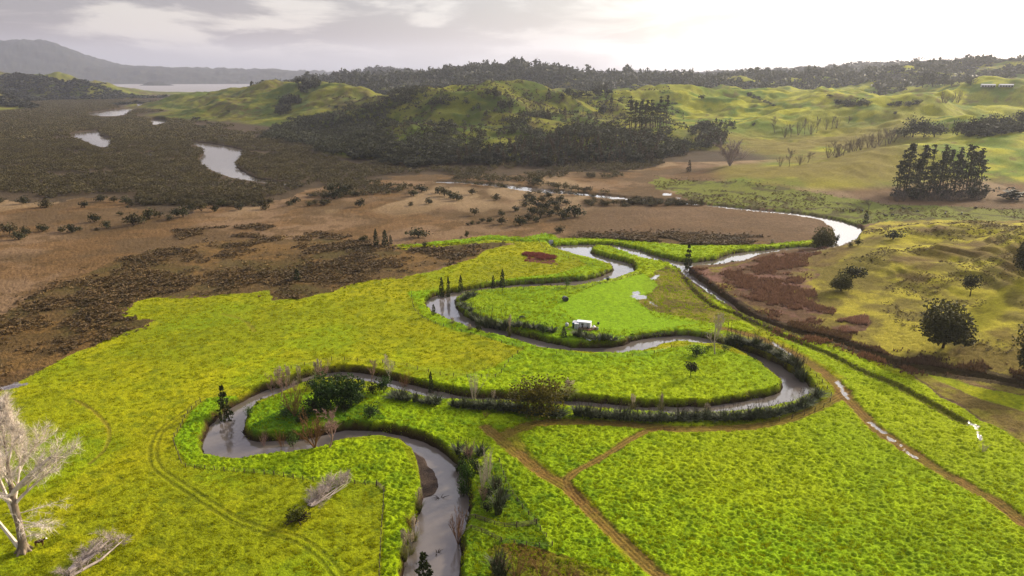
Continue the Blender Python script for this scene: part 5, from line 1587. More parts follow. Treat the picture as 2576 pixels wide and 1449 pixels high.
# ----------------------------------------------------------------------------
# the great bare poplar and the fallen trees
# ----------------------------------------------------------------------------
def dead_things():
    x, y, z = [q[0] for q in hit([60], [1386])]
    H, _ = size_at(x, y, z, 1022, 10)
    r = R_(8)
    mb = MB()
    trunk = np.array([[0,0,-.3],[.1,0,1.5],[.35,0,6],[.3,.1,11],[.6,.1,17],[1.2,.2,23],[1.5,0,28]]) * np.array([1, 1, H / 31])
    tm = MB(); tm.tube(trunk, [1.2, .82, .66, .56, .30, .18, .08], 10)
    for a in np.arange(0, 6.2, .9):
        tm.tube([[math.cos(a) * .5, math.sin(a) * .5, 1.6], [math.cos(a) * 1.0, math.sin(a) * 1.0, .5], [math.cos(a) * 1.7, math.sin(a) * 1.7, -.2]], [.3, .35, .2], 5)
    o = dict(lev=2, kids=(7, 6, 5), t0=(.2, .15, .2), ang=(16, 40), len=(.42, .62), wig=.09, up=.11, tw=22, twl=1.8, tww=.024)
    def limb(h, az, el, L, rad, lev=0, kk=None):
        t = h / 31 * H
        p = np.array([np.interp(t, trunk[:, 2], trunk[:, i]) for i in range(2)] + [t])
        d = (math.cos(az) * math.cos(el), math.sin(az) * math.cos(el), math.sin(el))
        oo = dict(o); 
        if kk: oo.update(kk)
        grow(mb, p, d, L * .74 * H / 31, rad * 1.0, lev, r, oo)
    for h, az, el, L, rad in ((10,2.9,1.05,18,.34),(10.5,.3,.95,16,.34),(10.5,1.6,1.0,14,.3),(11,4.4,1.0,15,.3),(12,3.6,.8,14,.28),(13,.1,.62,15,.30),(14,2.6,.9,13,.24),(15,5.4,.9,12,.22),(16,.5,.95,12,.22),(17,3.2,.95,11,.2),(19,1.2,1.0,10,.18),
                              (20,4.6,1.0,10,.16),(21,.1,.9,9,.15),(22,2.8,1.1,9,.14),(24,5.6,1.1,8,.12),(25,1.8,1.2,7,.1),(27,.0,1.3,6,.08)):
        limb(h, az, el, L, rad)
    for h, az, L in ((6, .15, 8),(7, -.25, 9),(8.5, .5, 9),(5, .4, 6),(7.5,5.6,7),(3.2,.2,4)):          # drooping lower sprays
        limb(h, az, .12, L, .1, 1, dict(up=-.02, tw=18))
    big = np.array([[0,0,12.5],[2.5,0,15.0],[5.5,.2,17.6],[9.0,.3,20.4]]) * np.array([1, 1, H / 31])
    mb.tube(big, [.5, .48, .42, .3], 6)
    # leaning second stem from the foot
    st = np.array([[-.5,0,.4],[-2.4,.2,4.0],[-4.6,.4,8.0],[-5.4,.4,13.0]])
    mb.tube(st, [.5, .38, .3, .2], 6)
    grow(mb, st[-1], (-.1, 0, 1), 8, .2, 0, r, o)
    grow(mb, st[2], (-.6, .2, .8), 8, .16, 0, r, o)
    st2 = np.array([[-.3,.6,6],[-1.8,1.5,10],[-3.4,2.4,15],[-4.6,2.8,20]])
    mb.tube(st2, [.42, .36, .3, .18], 6)
    grow(mb, st2[-1], (-.2, .1, 1), 8, .18, 0, r, o)
    grow(mb, st2[1], (-.9, .3, .7), 9, .18, 0, r, o)
    k = empty('bare_poplar', (x, y, z - .1))
    put('trunk', tm.mesh('trunk', [plain('poplar_trunk', lin(176,156,134), .9, .1, .4, .5)], True), parent=k)
    put('branches', mb.mesh('branches', [M_POP]), parent=k)
    tag(k, 'huge pale leafless tree with forked trunk at the left edge of the pasture', 'tree')
    # fallen trunks
    def fallen(name, u0, v0, u1, v1, rad, n, label, seed, spr=.5, brush=0):
        (xa, xb), (ya, yb), (za, zb) = hit([u0, u1], [v0, v1])
        r = R_(seed); mb = MB()
        e = np.array([xb - xa, yb - ya, 0]); L = np.linalg.norm(e); e /= L
        s = np.array([-e[1], e[0], 0])
        for i in range(n):
            off = r.normal() * spr; h0 = abs(r.normal()) * spr * .5 + rad * .5
            a = e * L * r.uniform(0, .15) + s * off * .5 + np.array([0, 0, h0 * .7])
            b = e * L * r.uniform(.7, 1.0) + s * off * 1.5 + np.array([0, 0, h0 * 1.3 + r.uniform(0, .8)])
            c = (a + b) / 2 + s * r.normal() * .55 + np.array([0, 0, r.normal() * .2])
            mb.tube([a, c, b], np.array([1, .75, .2]) * rad * r.uniform(.2, .85) ** 1.3, 6, 0, True)
        oo = dict(lev=1, kids=(5, 4, 3), t0=(.1, .2, .2), ang=(20, 60), len=(.4, .7), wig=.2, up=.05, tw=22, twl=1.2, tww=.024)
        for i in range(22 + brush):
            t = r.uniform(.0, .35) if i >= 22 else r.uniform(.3, 1.05)
            p = e * L * t + s * r.normal() * spr + np.array([0, 0, .4])
            d = e * r.uniform(-.2, .8) + s * r.normal() * .8 + np.array([0, 0, r.uniform(.4, 1.1)])
            grow(mb, p, d, r.uniform(1.5, 3.2), .07, 0, r, oo)
        o = put(name, mb.mesh(name, [M_DEAD]), (xa, ya, min(za, zb) - .1))
        tag(o, label, 'dead tree')
    fallen('fallen_tree', 165, 1452, 290, 1362, .5, 9, 'bleached fallen tree trunk lying in the grass at the bottom left corner', 3, .8, 8)
    fallen('fallen_tree', 776, 1276, 868, 1210, .42, 12, 'tangled grey fallen tree with upright branches beside the fenced strip', 4, 1.0, 10)
    # grassed stump heap
    x, y, z = [q[0] for q in hit([746], [1311])]
    r = R_(9)
    hb = MB()
    C = crown_pts(520, 5.2, 3.0, 0, r, 9); V, F = cards(C, .55, r, .3); hb.add(V, F)
    hb2 = MB()
    for i in range(22):
        a = r.uniform(0, 6.28)
        hb2.tube([[math.cos(a) * .3, math.sin(a) * .3, .5], [math.cos(a) * 2.0, math.sin(a) * 2.0, r.uniform(.2, 1.8)], [math.cos(a) * 3.0, math.sin(a) * 3.0, r.uniform(.0, 1.5)]], [.16, .1, .03], 4)
    e = empty('stump_heap', (x, y, z - .1))
    put('vine_cover', hb.mesh('vine_cover', [leafy('vine_leaf', lin(62,66,14), lin(128,136,24), .3, .4, .4)]), parent=e)
    put('roots', hb2.mesh('roots', [M_BARK]), parent=e)
    tag(e, 'mossy stump heap overgrown with grass below the tangled fallen tree', 'stump')
    # driftwood in the creek
    for u, v, s, lb in ((1178, 1294, 3.0, 'dark branch sticking out of the water on the right bank'), (1100, 1391, 2.4, 'dark twiggy snag lying in the near creek'), (1108, 1252, 2.6, 'thin snag in shallow water just below the mud bar')):
        x, y = G(u, v, .1)
        r = R_(int(u)); mb = MB()
        for i in range(5):
            a = r.uniform(0, 6.28)
            mb.tube([[0, 0, -.3], [math.cos(a) * s * .4, math.sin(a) * s * .25, .35], [math.cos(a) * s * .8, math.sin(a) * s * .4, .25 + r.uniform(-.3, .6)]], [.1, .07, .02], 4)
        o = put('driftwood_snag', mb.mesh('driftwood_snag', [M_BARK]), (x, y, 0)); tag(o, lb, 'driftwood')

# ----------------------------------------------------------------------------
# fences
# ----------------------------------------------------------------------------
M_POST = plain('fence_timber', lin(112,98,78), .9, .1, .3, 3)
M_WIRE = plain('fence_wire', (.25, .25, .24), .5, .5, .1, 3, .6)
M_RAIL = plain('weathered_rail', lin(140,126,100), .9, .1, .3, 2)
def post_mesh():
    mb = MB(); mb.tube([[0, 0, -.4], [0, 0, 1.2]], [.085, .08], 7, 0, True)
    return mb.mesh('post', [M_POST])
def fence(pts, label, step=4.6, rails=False):
    ln = smooth_curve(PL(pts), False, 6)
    s = np.concatenate([[0], np.cumsum(np.hypot(*np.diff(ln, axis=0).T))])
    n = min(int(s[-1] / step) + 1, 98)
    t = np.linspace(0, s[-1], n + 1)
    x, y = np.interp(t, s, ln[:, 0]), np.interp(t, s, ln[:, 1])
    z = np.maximum(height(x, y), 1.2)
    e = empty('rail_fence' if rails else 'wire_fence', (x[0], y[0], z[0]))
    for i in range(n + 1):
        p = put('post', POST, (x[i] - x[0], y[i] - y[0], z[i] - z[0]), random.uniform(0, 3), (1.3, 1.3, random.uniform(.95, 1.1)), e)
        p.rotation_euler = (random.uniform(-.06, .06), random.uniform(-.06, .06), 0)
    q = np.stack([x - x[0], y - y[0], z - z[0]], 1)
    if rails:
        for k, hh in enumerate((.35, .75, 1.1)):
            mb = MB(); mb.tube(q + np.array([0, .11, hh]), .075, 4)
            put('rail', mb.mesh('rail', [M_RAIL]), parent=e)
    else:
        mb = MB()
        for hh in (.35, .7, 1.05):
            mb.tube(q + np.array([0, 0, hh]), .008, 3)
        put('wire', mb.mesh('wire', [M_WIRE]), parent=e)
    tag(e, label, 'fence')
    return e
def gate(u0, v0, u1, v1, label):
    (xa, xb), (ya, yb) = G(np.array([u0, u1]), np.array([v0, v1]))
    za = float(max(height(xa, ya)[0], 1.5))
    L, a = math.hypot(xb - xa, yb - ya), math.atan2(yb - ya, xb - xa)
    e = empty('farm_gate', (xa, ya, za), a)
    mb = MB()
    for h in (.25, .5, .75, 1.0, 1.25): mb.tube([[0, 0, h], [L, 0, h]], .05, 5)
    put('bars', mb.mesh('bars', [M_RAIL]), parent=e)
    m2 = MB()
    m2.tube([[0, 0, 1.3], [0, 0, .2], [L, 0, .2], [L, 0, 1.3]], .05, 5)
    
    put('frame', m2.mesh('frame', [M_RAIL]), parent=e)
    for xx in (-.15, L + .15): put('post', POST, (xx, 0, 0), 0, (1.6, 1.6, 1.25), e)
    tag(e, label, 'gate')
def fences():
    global POST
    POST = post_mesh()
    fence([(505,1012),(470,1046),(455,1076),(437,1106),(447,1140),(463,1174),(510,1180),(567,1186),(683,1196),(767,1209),(860,1217),(946,1225)], 'wire fence with dry grass round the outside of the near creek bend', 2.6)
    fence([(966,1240),(964,1283),(959,1349),(955,1446),(953,1500)], 'wire fence running down the near strip to the bottom edge', 2.6)
    gate(949, 1224, 966, 1238, 'small pale farm gate at the corner of the near strip')
    fence([(1036,740),(1037,762),(1043,780),(1056,795),(1076,808),(1142,832),(1226,855),(1316,879)], 'wire fence along the outer bank of the cabin bend')
    fence([(1316,880),(1303,890),(1292,898),(1278,915),(1259,942),(1246,952)], 'short wire fence with leaning posts across the meadow neck')
    fence([(700,938),(760,922),(850,908),(1006,921),(1060,934),(1126,948),(1200,951),(1246,952)], 'wire fence above the far bank of the near creek bend')
    fence([(1172,1299),(1205,1310),(1240,1322),(1262,1329),(1299,1329)], 'upper timber rail fence in the holding yard on the right bank', 2.6, True)
    gate(1301, 1329, 1348, 1322, 'long timber gate at the end of the upper rail fence')
    fence([(1157,1344),(1175,1338),(1191,1335),(1222,1347),(1262,1367)], 'lower timber rail fence in the holding yard on the right bank', 2.6, True)
    fence([(1256,1163),(1265,1190),(1276,1219),(1302,1263),(1330,1298),(1349,1322),(1389,1378)], 'wire fence beside the pale leafless tree on the right bank', 3)
    fence([(1262,1367),(1310,1374),(1359,1381),(1389,1379)], 'short wire fence joining the lower rail fence to the yard corner', 3)
    fence([(1185,734),(1240,733),(1300,731),(1359,731),(1443,729),(1526,714),(1575,700),(1609,690)], 'wire fence along the north side of the cabin paddock')
    fence([(1560,852),(1609,845),(1660,838),(1718,834),(1775,838),(1830,846)], 'wire fence on the bank right of the cabin')
    fence([(1200,712),(1320,706),(1430,699),(1500,690),(1526,680)], 'wire fence on the bank opposite the cabin paddock')
    fence([(1400,893),(1500,900),(1620,897),(1700,874),(1745,873)], 'scattered posts of a fence on the meadow below the cabin bend', 9)
    fence([(1355,600),(1362,617),(1380,630),(1430,650),(1490,668)], 'wire fence beside the purple reed patch')
    fence([(1830,836),(1918,866),(1968,888),(2030,930),(2075,975),(2090,1010),(2040,1040),(1960,1060)], 'wire fence between the flax and the right track')
    fence([(1700,445),(1818,461),(2018,481),(2250,511),(2420,519)], 'long dark fence at the foot of the far pasture', 7)
    fence([(2010,650),(2060,640),(2150,619)], 'fence at the toe of the right hillside by the river', 6)
# ----------------------------------------------------------------------------
# cabin and what stands about it
# ----------------------------------------------------------------------------
M_WHITE = plain('white_panel', (.72, .72, .73), .45, .4, .04, .6)
M_OFFW = plain('white_paint_dull', (.44, .44, .45), .6, .3, .08, 1)
M_GLASS = plain('dark_glass', (.012, .014, .018), .08, .6, .1, 1)
M_DECK = plain('deck_board', lin(150,104,72), .75, .2, .3, 4)
M_BLUE = plain('blue_awning', lin(40,150,214), .6, .3, .05, 1)
M_DARK = plain('dark_opening', (.02, .02, .022), .8, .2, .1, 1)  # near-black colour standing in for shade inside openings
M_BLK = plain('black_plastic', (.018, .018, .02), .45, .4, .15, 2)
M_WOOD = plain('raw_timber', lin(170,136,100), .8, .2, .25, 3)
M_TIN = plain('grey_tin', (.42, .42, .43), .5, .4, .1, 1)

def part(name, mat, par, *boxes, smooth=False):
    mb = MB()
    for c, d in boxes: mb.box(c, d)
    return put(name, mb.mesh(name, [mat], smooth), parent=par)

def cabin():
    x, y, z = [q[0] for q in hit([1469], [824.5])]
    z = float(z)
    a = math.radians(-17)
    Q = .82
    e = empty('cabin', (x, y, z), a, Q)
    tag(e, 'white flat-roofed cabin with a timber deck on the paddock inside the creek bend', 'cabin')
    L, W, H, f = 6.4, 2.6, 2.55, .55                    # body; local x along the front, front faces -y
    part('wall', M_WHITE, e, ((0, 0, f + H / 2), (L, W, H)))
    rf = part('roof', M_WHITE, e, ((0, 0, f + H + .06), (L + .2, W + .2, .12)), ((0, -W / 2 - .08, f + H + .03), (L + .24, .06, .2)))
    for xx in (-.75, -.2):
        w = part('window', M_OFFW, e, ((xx, -W / 2 - .03, f + 1.55), (.5, .06, 1.0)))
        part('pane', M_GLASS, w, ((xx, -W / 2 - .065, f + 1.55), (.4, .03, .88)))
    part('lintel', M_TIN, e, ((-.47, -W / 2 - .1, f + 2.12), (1.25, .2, .06)))
    d = part('door', M_OFFW, e, ((1.95, -W / 2 - .035, f + 1.05), (.95, .07, 2.05)))
    part('door_frame', M_TIN, d, ((1.43, -W / 2 - .05, f + 1.05), (.06, .09, 2.1)), ((2.47, -W / 2 - .05, f + 1.05), (.06, .09, 2.1)), ((1.95, -W / 2 - .05, f + 2.12), (1.1, .09, .06)))
    part('handle', M_BLK, d, ((2.3, -W / 2 - .1, f + 1.0), (.05, .06, .18)))
    part('corner_post', M_OFFW, e, ((-L / 2 + .05, -W / 2 - .02, f + H / 2), (.1, .05, H)), ((L / 2 - .05, -W / 2 - .02, f + H / 2), (.1, .05, H)))
    part('skid', M_BLK, e, ((0, -.8, .27), (L, .2, .54)), ((0, .8, .27), (L, .2, .54)))
    # utility box in front of the left end, porch with blue valance beyond it
    ax = -L / 2 - .05
    an = part('utility_shed', M_WHITE, e, ((ax + .3, -W / 2 - .9, 1.35), (1.7, 1.75, 2.7)))
    part('shed_door', M_OFFW, an, ((ax + .1, -W / 2 - 1.8, 1.2), (1.0, .05, 2.1)))
    part('shed_roof', M_WHITE, an, ((ax + .3, -W / 2 - .9, 2.75), (1.85, 1.9, .1)))
    pr = part('porch_roof', M_OFFW, e, ((ax - .85, -.4, 2.72), (2.0, 3.2, .1)))
    part('awning', M_BLUE, pr, ((ax - 1.05, -2.0, 2.45), (1.5, .05, .5)))
    part('porch_wall', M_DARK, e, ((ax - .75, .6, 1.3), (1.7, .1, 2.6)), ((ax - 1.7, -.4, 1.3), (.1, 2.1, 2.6)))  # walls coloured near-black to paint the porch's shaded inside
    for px in (-1.72, -.35):
        part('porch_post', M_TIN, e, ((ax + px, -1.9, 1.3), (.1, .1, 2.6)))
    # deck
    dk = part('deck', M_DECK, e, *[((1.0, -W / 2 - .12 - .2 * i, f - .05), (6.0, .17, .08)) for i in range(12)])
    part('joist', M_BARK, dk, ((1.0, -W / 2 - 2.3, .25), (6.0, .1, .4)), ((1.0, -W / 2 - .4, .25), (6.0, .1, .4)))
    st = part('steps', M_DECK, e, ((3.1, -W / 2 - 2.6, .38), (1.5, .3, .06)), ((3.1, -W / 2 - 2.9, .2), (1.5, .3, .06)))
    part('side_platform', M_DECK, e, *[((L / 2 + .75 + .2 * i, -1.5, f - .05), (.17, 2.4, .08)) for i in range(12)])
    rl = MB()
    for i in range(6): rl.box((L / 2 + .8 + i * .45, -2.65, f + .5), (.08, .08, 1.0))
    rl.box((L / 2 + 1.9, -2.65, f + 1.0), (2.4, .1, .07)); rl.box((L / 2 + 1.9, -2.65, f + .55), (2.4, .06, .06))
    put('railing', rl.mesh('railing', [M_WOOD]), parent=e)
    ca, sa = math.cos(a), math.sin(a)
    def at(lx, ly, lz): return (x + Q * (ca * lx - sa * ly), y + Q * (sa * lx + ca * ly), z + Q * lz)
    # furniture on the deck
    t = empty('deck_table', at(.9, -W / 2 - 1.0, f), a, Q)
    part('tabletop', M_WOOD, t, ((0, 0, .72), (1.4, .8, .05)))
    for sx in (-.6, .6):
        for sy in (-.32, .32): part('leg', M_WOOD, t, ((sx, sy, .35), (.07, .07, .7)))
    tag(t, 'small timber table on the cabin deck between two chairs', 'table')
    def chair(lx, ly, lb):
        c = empty('deck_chair', at(lx, ly, f), a + .3 * lx, Q)
        part('seat', M_BLK, c, ((0, 0, .45), (.6, .6, .06)))
        part('backrest', M_BLK, c, ((0, .3, .8), (.6, .06, .6)))
        for sx in (-.26, .26):
            for sy in (-.26, .26): part('leg', M_BLK, c, ((sx, sy, .22), (.05, .05, .44)))
        tag(c, lb, 'chair')
    chair(-.4, -W / 2 - .8, 'dark chair on the cabin deck under the window')
    chair(2.3, -W / 2 - 1.5, 'dark chair on the cabin deck near the door')
    # barbecue under a pale cover, gas bottles, tank, bits and pieces
    def lathe(name, prof, mat, n=16):
        mb = MB()
        mb.tube([(0, 0, h) for _, h in prof], [q for q, _ in prof], n, 0, True)
        return mb.mesh(name, [mat], True)
    g1 = put('gas_bottle', lathe('gas_bottle', [(.2, 0), (.24, .05), (.24, 1.05), (.16, 1.2), (.07, 1.22), (.07, 1.35)], M_OFFW), at(L / 2 + 3.0, -2.1, f), 0, .85); tag(g1, 'white gas bottle at the end of the side platform, left of its twin', 'gas bottle')
    g2 = put('gas_bottle', g1.data, at(L / 2 + 3.5, -2.0, f), 0, .85); tag(g2, 'white gas bottle at the end of the side platform, right of its twin', 'gas bottle')
    part('plinth', M_DECK, None, ((0, 0, 0), (.1, .1, .1))) if False else None
    cv = put('covered_spa', lathe('covered_spa', [(.95, 0), (1.0, .1), (.98, .75), (.72, 1.1), (.25, 1.65), (.04, 1.75)], M_WHITE, 10), at(L / 2 + 1.3, .3, 0), 0, .8); tag(cv, 'white tent-shaped cover standing behind the side platform', 'cover')
    crate = part('storage_crate', M_WOOD, None, ((0, 0, .4), (.9, .7, .8)), ((0, 0, .82), (.95, .75, .05)))
    crate.scale = (Q, Q, Q); crate.location = at(L / 2 + 2.3, -1.6, f); crate.rotation_euler = (0, 0, a); tag(crate, 'brown timber crate on the side platform beside the gas bottles', 'crate')
    tk = empty('water_tank', at(-L / 2 - 4.6, -.6, 0), 0, .85)
    put('barrel', lathe('barrel', [(.72, 0), (.75, .06), (.75, .6), (.78, .65), (.75, .7), (.75, 1.4)], M_OFFW), parent=tk)
    put('dome_lid', lathe('dome_lid', [(.75, 1.4), (.55, 1.62), (.22, 1.75), (.2, 1.95), (.02, 1.97)], M_OFFW), parent=tk)
    tag(tk, 'round white water tank on the grass left of the cabin', 'tank')
    X, Y, Z = hit([1433, 1505, 1480, 1458], [829, 816, 856, 836])
    b = part('timber_pallet', M_WOOD, None, ((0, 0, .3), (1.5, 1.0, .12)), ((-.6, 0, .14), (.1, 1.0, .28)), ((.6, 0, .14), (.1, 1.0, .28)))
    b.location = (X[0], Y[0], Z[0]); b.rotation_euler = (0, .1, .4); tag(b, 'small timber pallet lying on the grass left of the cabin deck', 'pallet')
    bb = MB(); bb.tube([(0, 0, -.1), (0, 0, .1), (0, 0, .7), (0, 0, .95), (0, 0, 1.0)], [.3, .42, .45, .35, .05], 10, 0, True)
    k = put('compost_bin', bb.mesh('compost_bin', [M_BLK], True), (X[1], Y[1], Z[1])); tag(k, 'small black bin alone on the lawn right of the cabin', 'bin')
    # kayak drawn up on the bank
    n = 13; s = np.linspace(-1, 1, n)
    rad = .38 * np.sqrt(np.clip(1 - s ** 2, .004, 1)) ** .9
    V, F = [], []
    for i in range(n):
        for j in range(10):
            t = j / 10 * 2 * math.pi
            V.append((s[i] * 1.6, math.cos(t) * rad[i], max(math.sin(t), -.75) * rad[i] * .6 + .2 + .16 * s[i] ** 2))
    for i in range(n - 1):
        for j in range(10): F.append((i * 10 + j, i * 10 + (j + 1) % 10, (i + 1) * 10 + (j + 1) % 10, (i + 1) * 10 + j))
    ky = empty('kayak', (X[2], Y[2], max(Z[2], .6)), math.radians(115))
    put('hull', mesh_np('hull', V, np.array(F), M_WHITE, None, True), parent=ky)
    cb = MB(); cb.tube([(-.1, 0, .33), (-.1, 0, .40)], [.26, .24], 12); cb.tube([(-.1, 0, .36), (-.1, 0, .365)], [.24, .01], 12)
    put('cockpit', cb.mesh('cockpit', [M_BLK]), parent=ky)
    tag(ky, 'white kayak lying on the bank below the cabin flax', 'kayak')
    # barrel sauna / tank on its side
    x2, y2, z2 = [q[0] for q in hit([1422], [756])]
    br = empty('black_barrel', (x2, y2, z2 + .95), math.radians(-62))
    mb = MB(); mb.tube([(-1.1, 0, 0), (-1.05, 0, 0), (-.35, 0, 0), (.35, 0, 0), (1.05, 0, 0), (1.1, 0, 0)], [.92, 1.0, 1.02, 1.02, 1.0, .92], 22)
    mb.tube([(-1.1, 0, 0), (-.95, 0, 0), (-.94, 0, 0)], [.92, .85, .01], 22); mb.tube([(1.1, 0, 0), (1.05, 0, 0)], [.92, .01], 22)
    put('shell', mb.mesh('shell', [M_BLK], True), parent=br)
    m2 = MB()
    for xx in (-.7, 0, .7): m2.tube([(xx - .04, 0, 0), (xx + .04, 0, 0)], [1.05, 1.05], 22)
    put('hoop', m2.mesh('hoop', [M_TIN]), parent=br)
    part('cradle', M_BARK, br, ((-.6, 0, -.93), (.15, 1.4, .16)), ((.6, 0, -.93), (.15, 1.4, .16)))
    tag(br, 'black barrel-shaped tank lying on its side on the lawn north of the cabin', 'tank')
    # sluice where the drain meets the creek
    x3, y3 = G(1386, 610, 1.0)
    c = empty('culvert', (x3, y3, .6), .3)
    part('headwall', M_OFFW, c, ((0, 0, .7), (2.6, .3, 2.2)))
    mb = MB(); mb.tube([(0, .6, .2), (0, -.5, .2)], .6, 14); mb.tube([(0, -.3, .2), (0, -.29, .2)], [.6, .01], 14)
    put('pipe', mb.mesh('pipe', [M_TIN]), parent=c)
    tag(c, 'small pale culvert where the green drain enters the creek', 'culvert')
    # two long sheds on the skyline
    for u, v, lb in ((2485, 219, 'long low white shed on the right skyline, left of two'), (2530, 219, 'long low white shed on the right skyline, right of two')):
        xs, ys, zs = [q[0] for q in hit([u], [v])]
        w = 30 * (ys * CP) / FPX
        s_ = empty('farm_shed', (xs, ys, zs - .3), -.4)
        part('wall', M_TIN, s_, ((0, 0, 1.6), (w, 9, 3.2)))
        rm = MB(); rm.add([(-w/2-.4,-5,3.2),(w/2+.4,-5,3.2),(w/2+.4,0,4.9),(-w/2-.4,0,4.9),(-w/2-.4,5,3.2),(w/2+.4,5,3.2)], [(0,1,2,3),(3,2,5,4)])
        put('roof', rm.mesh('roof', [M_TIN]), parent=s_)
        part('opening', M_DARK, s_, *[((-w / 2 + w * (i + .5) / 5, -4.52, 1.4), (w / 5 * .7, .1, 2.0)) for i in range(5)])
        tag(s_, lb, 'shed')

# ----------------------------------------------------------------------------
# cattle
# ----------------------------------------------------------------------------
def cow_mesh(name, mats, graze):
    vs, es, rad = [], [], []
    def v(p, r, par=None):
        vs.append(p); rad.append(r)
        if par is not None: es.append((par, len(vs) - 1))
        return len(vs) - 1
    hip = v((-.62, 0, 1.12), (.27, .31))
    bel = v((-.1, 0, 1.04), (.31, .37), hip)
    sh = v((.48, 0, 1.08), (.27, .33), bel)
    nk = v((.80, 0, 1.02 if graze else 1.28), (.17, .21), sh)
    if graze:
        n2 = v((1.02, 0, .66), (.12, .16), nk); hd = v((1.12, 0, .36), (.12, .14), n2); mz = v((1.22, 0, .08), (.08, .08), hd)
    else:
        n2 = v((1.02, 0, 1.46), (.13, .16), nk); hd = v((1.24, 0, 1.5), (.13, .14), n2); mz = v((1.52, 0, 1.36), (.08, .08), hd)
    for s in (-1, 1):
        ear = v((vs[hd][0] - .06, s * .24, vs[hd][2] + .1), (.035, .05), hd)
        k = v((.52, s * .2, .70), (.12, .13), sh); w = v((.53, s * .2, .36), (.065, .07), k); h = v((.55, s * .2, .03), (.06, .06), w)
        k = v((-.58, s * .21, .72), (.14, .16), hip); w = v((-.74, s * .21, .42), (.07, .08), k); h = v((-.68, s * .21, .03), (.06, .06), w)
    t1 = v((-.90, 0, 1.1), (.04, .04), hip); t2 = v((-.98, 0, .5), (.05, .05), t1)
    me = bpy.data.meshes.new(name + '_bones')
    me.from_pydata(vs, es, [])
    o = bpy.data.objects.new(name + '_bones', me); COL.objects.link(o)
    m = o.modifiers.new('s', 'SKIN')
    for i, d in enumerate(o.data.skin_vertices[0].data):
        d.radius = rad[i]; d.use_root = (i == 0)
    sub = o.modifiers.new('u', 'SUBSURF'); sub.levels = sub.render_levels = 1
    dg = bpy.context.evaluated_depsgraph_get()
    out = bpy.data.meshes.new_from_object(o.evaluated_get(dg))
    out.name = name
    bpy.data.objects.remove(o)
    out.materials.clear()
    for q in mats: out.materials.append(q)
    if len(mats) > 1:
        hx = vs[hd][0] + .02
        for p in out.polygons:
            if p.center.x > hx and (graze is False): p.material_index = 1
    for p in out.polygons: p.use_smooth = True
    return out

def cattle():
    black = plain('black_hide', (.014, .013, .013), .6, .3, .2, 3)
    brown = plain('brown_hide', lin(96,58,28), .7, .2, .25, 3)
    white = plain('white_face', (.75, .72, .68), .7, .2, .05, 3)
    up, dn = cow_mesh('cow', [black], False), cow_mesh('cow', [black], True)
    herd = [(2120,532),(2146,533),(2169,533),(2228,546),(2242,529),(2245,544),(2273,528),(2288,527),(2308,535),(2377,540),(2419,539),(2454,525)]
    xs, ys, zs = hit([h[0] for h in herd], [h[1] for h in herd])
    for i, (x, y, z, l) in enumerate(zip(xs, ys, zs, row_labels(len(herd), 'black cow', 'on the flat between pine block and knolls'))):
        o = put('cow', dn if i % 3 else up, (x, y, z - .03), random.uniform(0, 6.28), 1.2); tag(o, l, 'cow', 'black cattle on the far flat')
    x, y, z = [q[0] for q in hit([101], [1372])]
    o = put('cow', cow_mesh('cow', [brown, white], False), (x, y, z - .03), .25, 1.0); tag(o, 'brown cow with a pale face beside the foot of the huge bare tree', 'cow')
    x, y, z = [q[0] for q in hit([1312], [803])]
    o = put('cow', dn, (x, y, z - .03), .1, 1.1); tag(o, 'black cow grazing behind the flax left of the cabin', 'cow')
SUNS, HAZE, EXPO, DENOISE = 5.6, 4.2e-5, 0.28, True
build_ground()
setup_kinds()
near_plants()
far_plants()
mangroves()
forests()
ground_plants()
dead_things()
fences()
cabin()
cattle()
# ----------------------------------------------------------------------------
# water, air, light, camera
# ----------------------------------------------------------------------------
me = mesh_np('river', [(-19000,40,0),(19000,40,0),(19000,16150,0),(-19000,16150,0)], np.array([(0,1,2,3)]), water_mat())
tag(put('river', me), kind='structure')

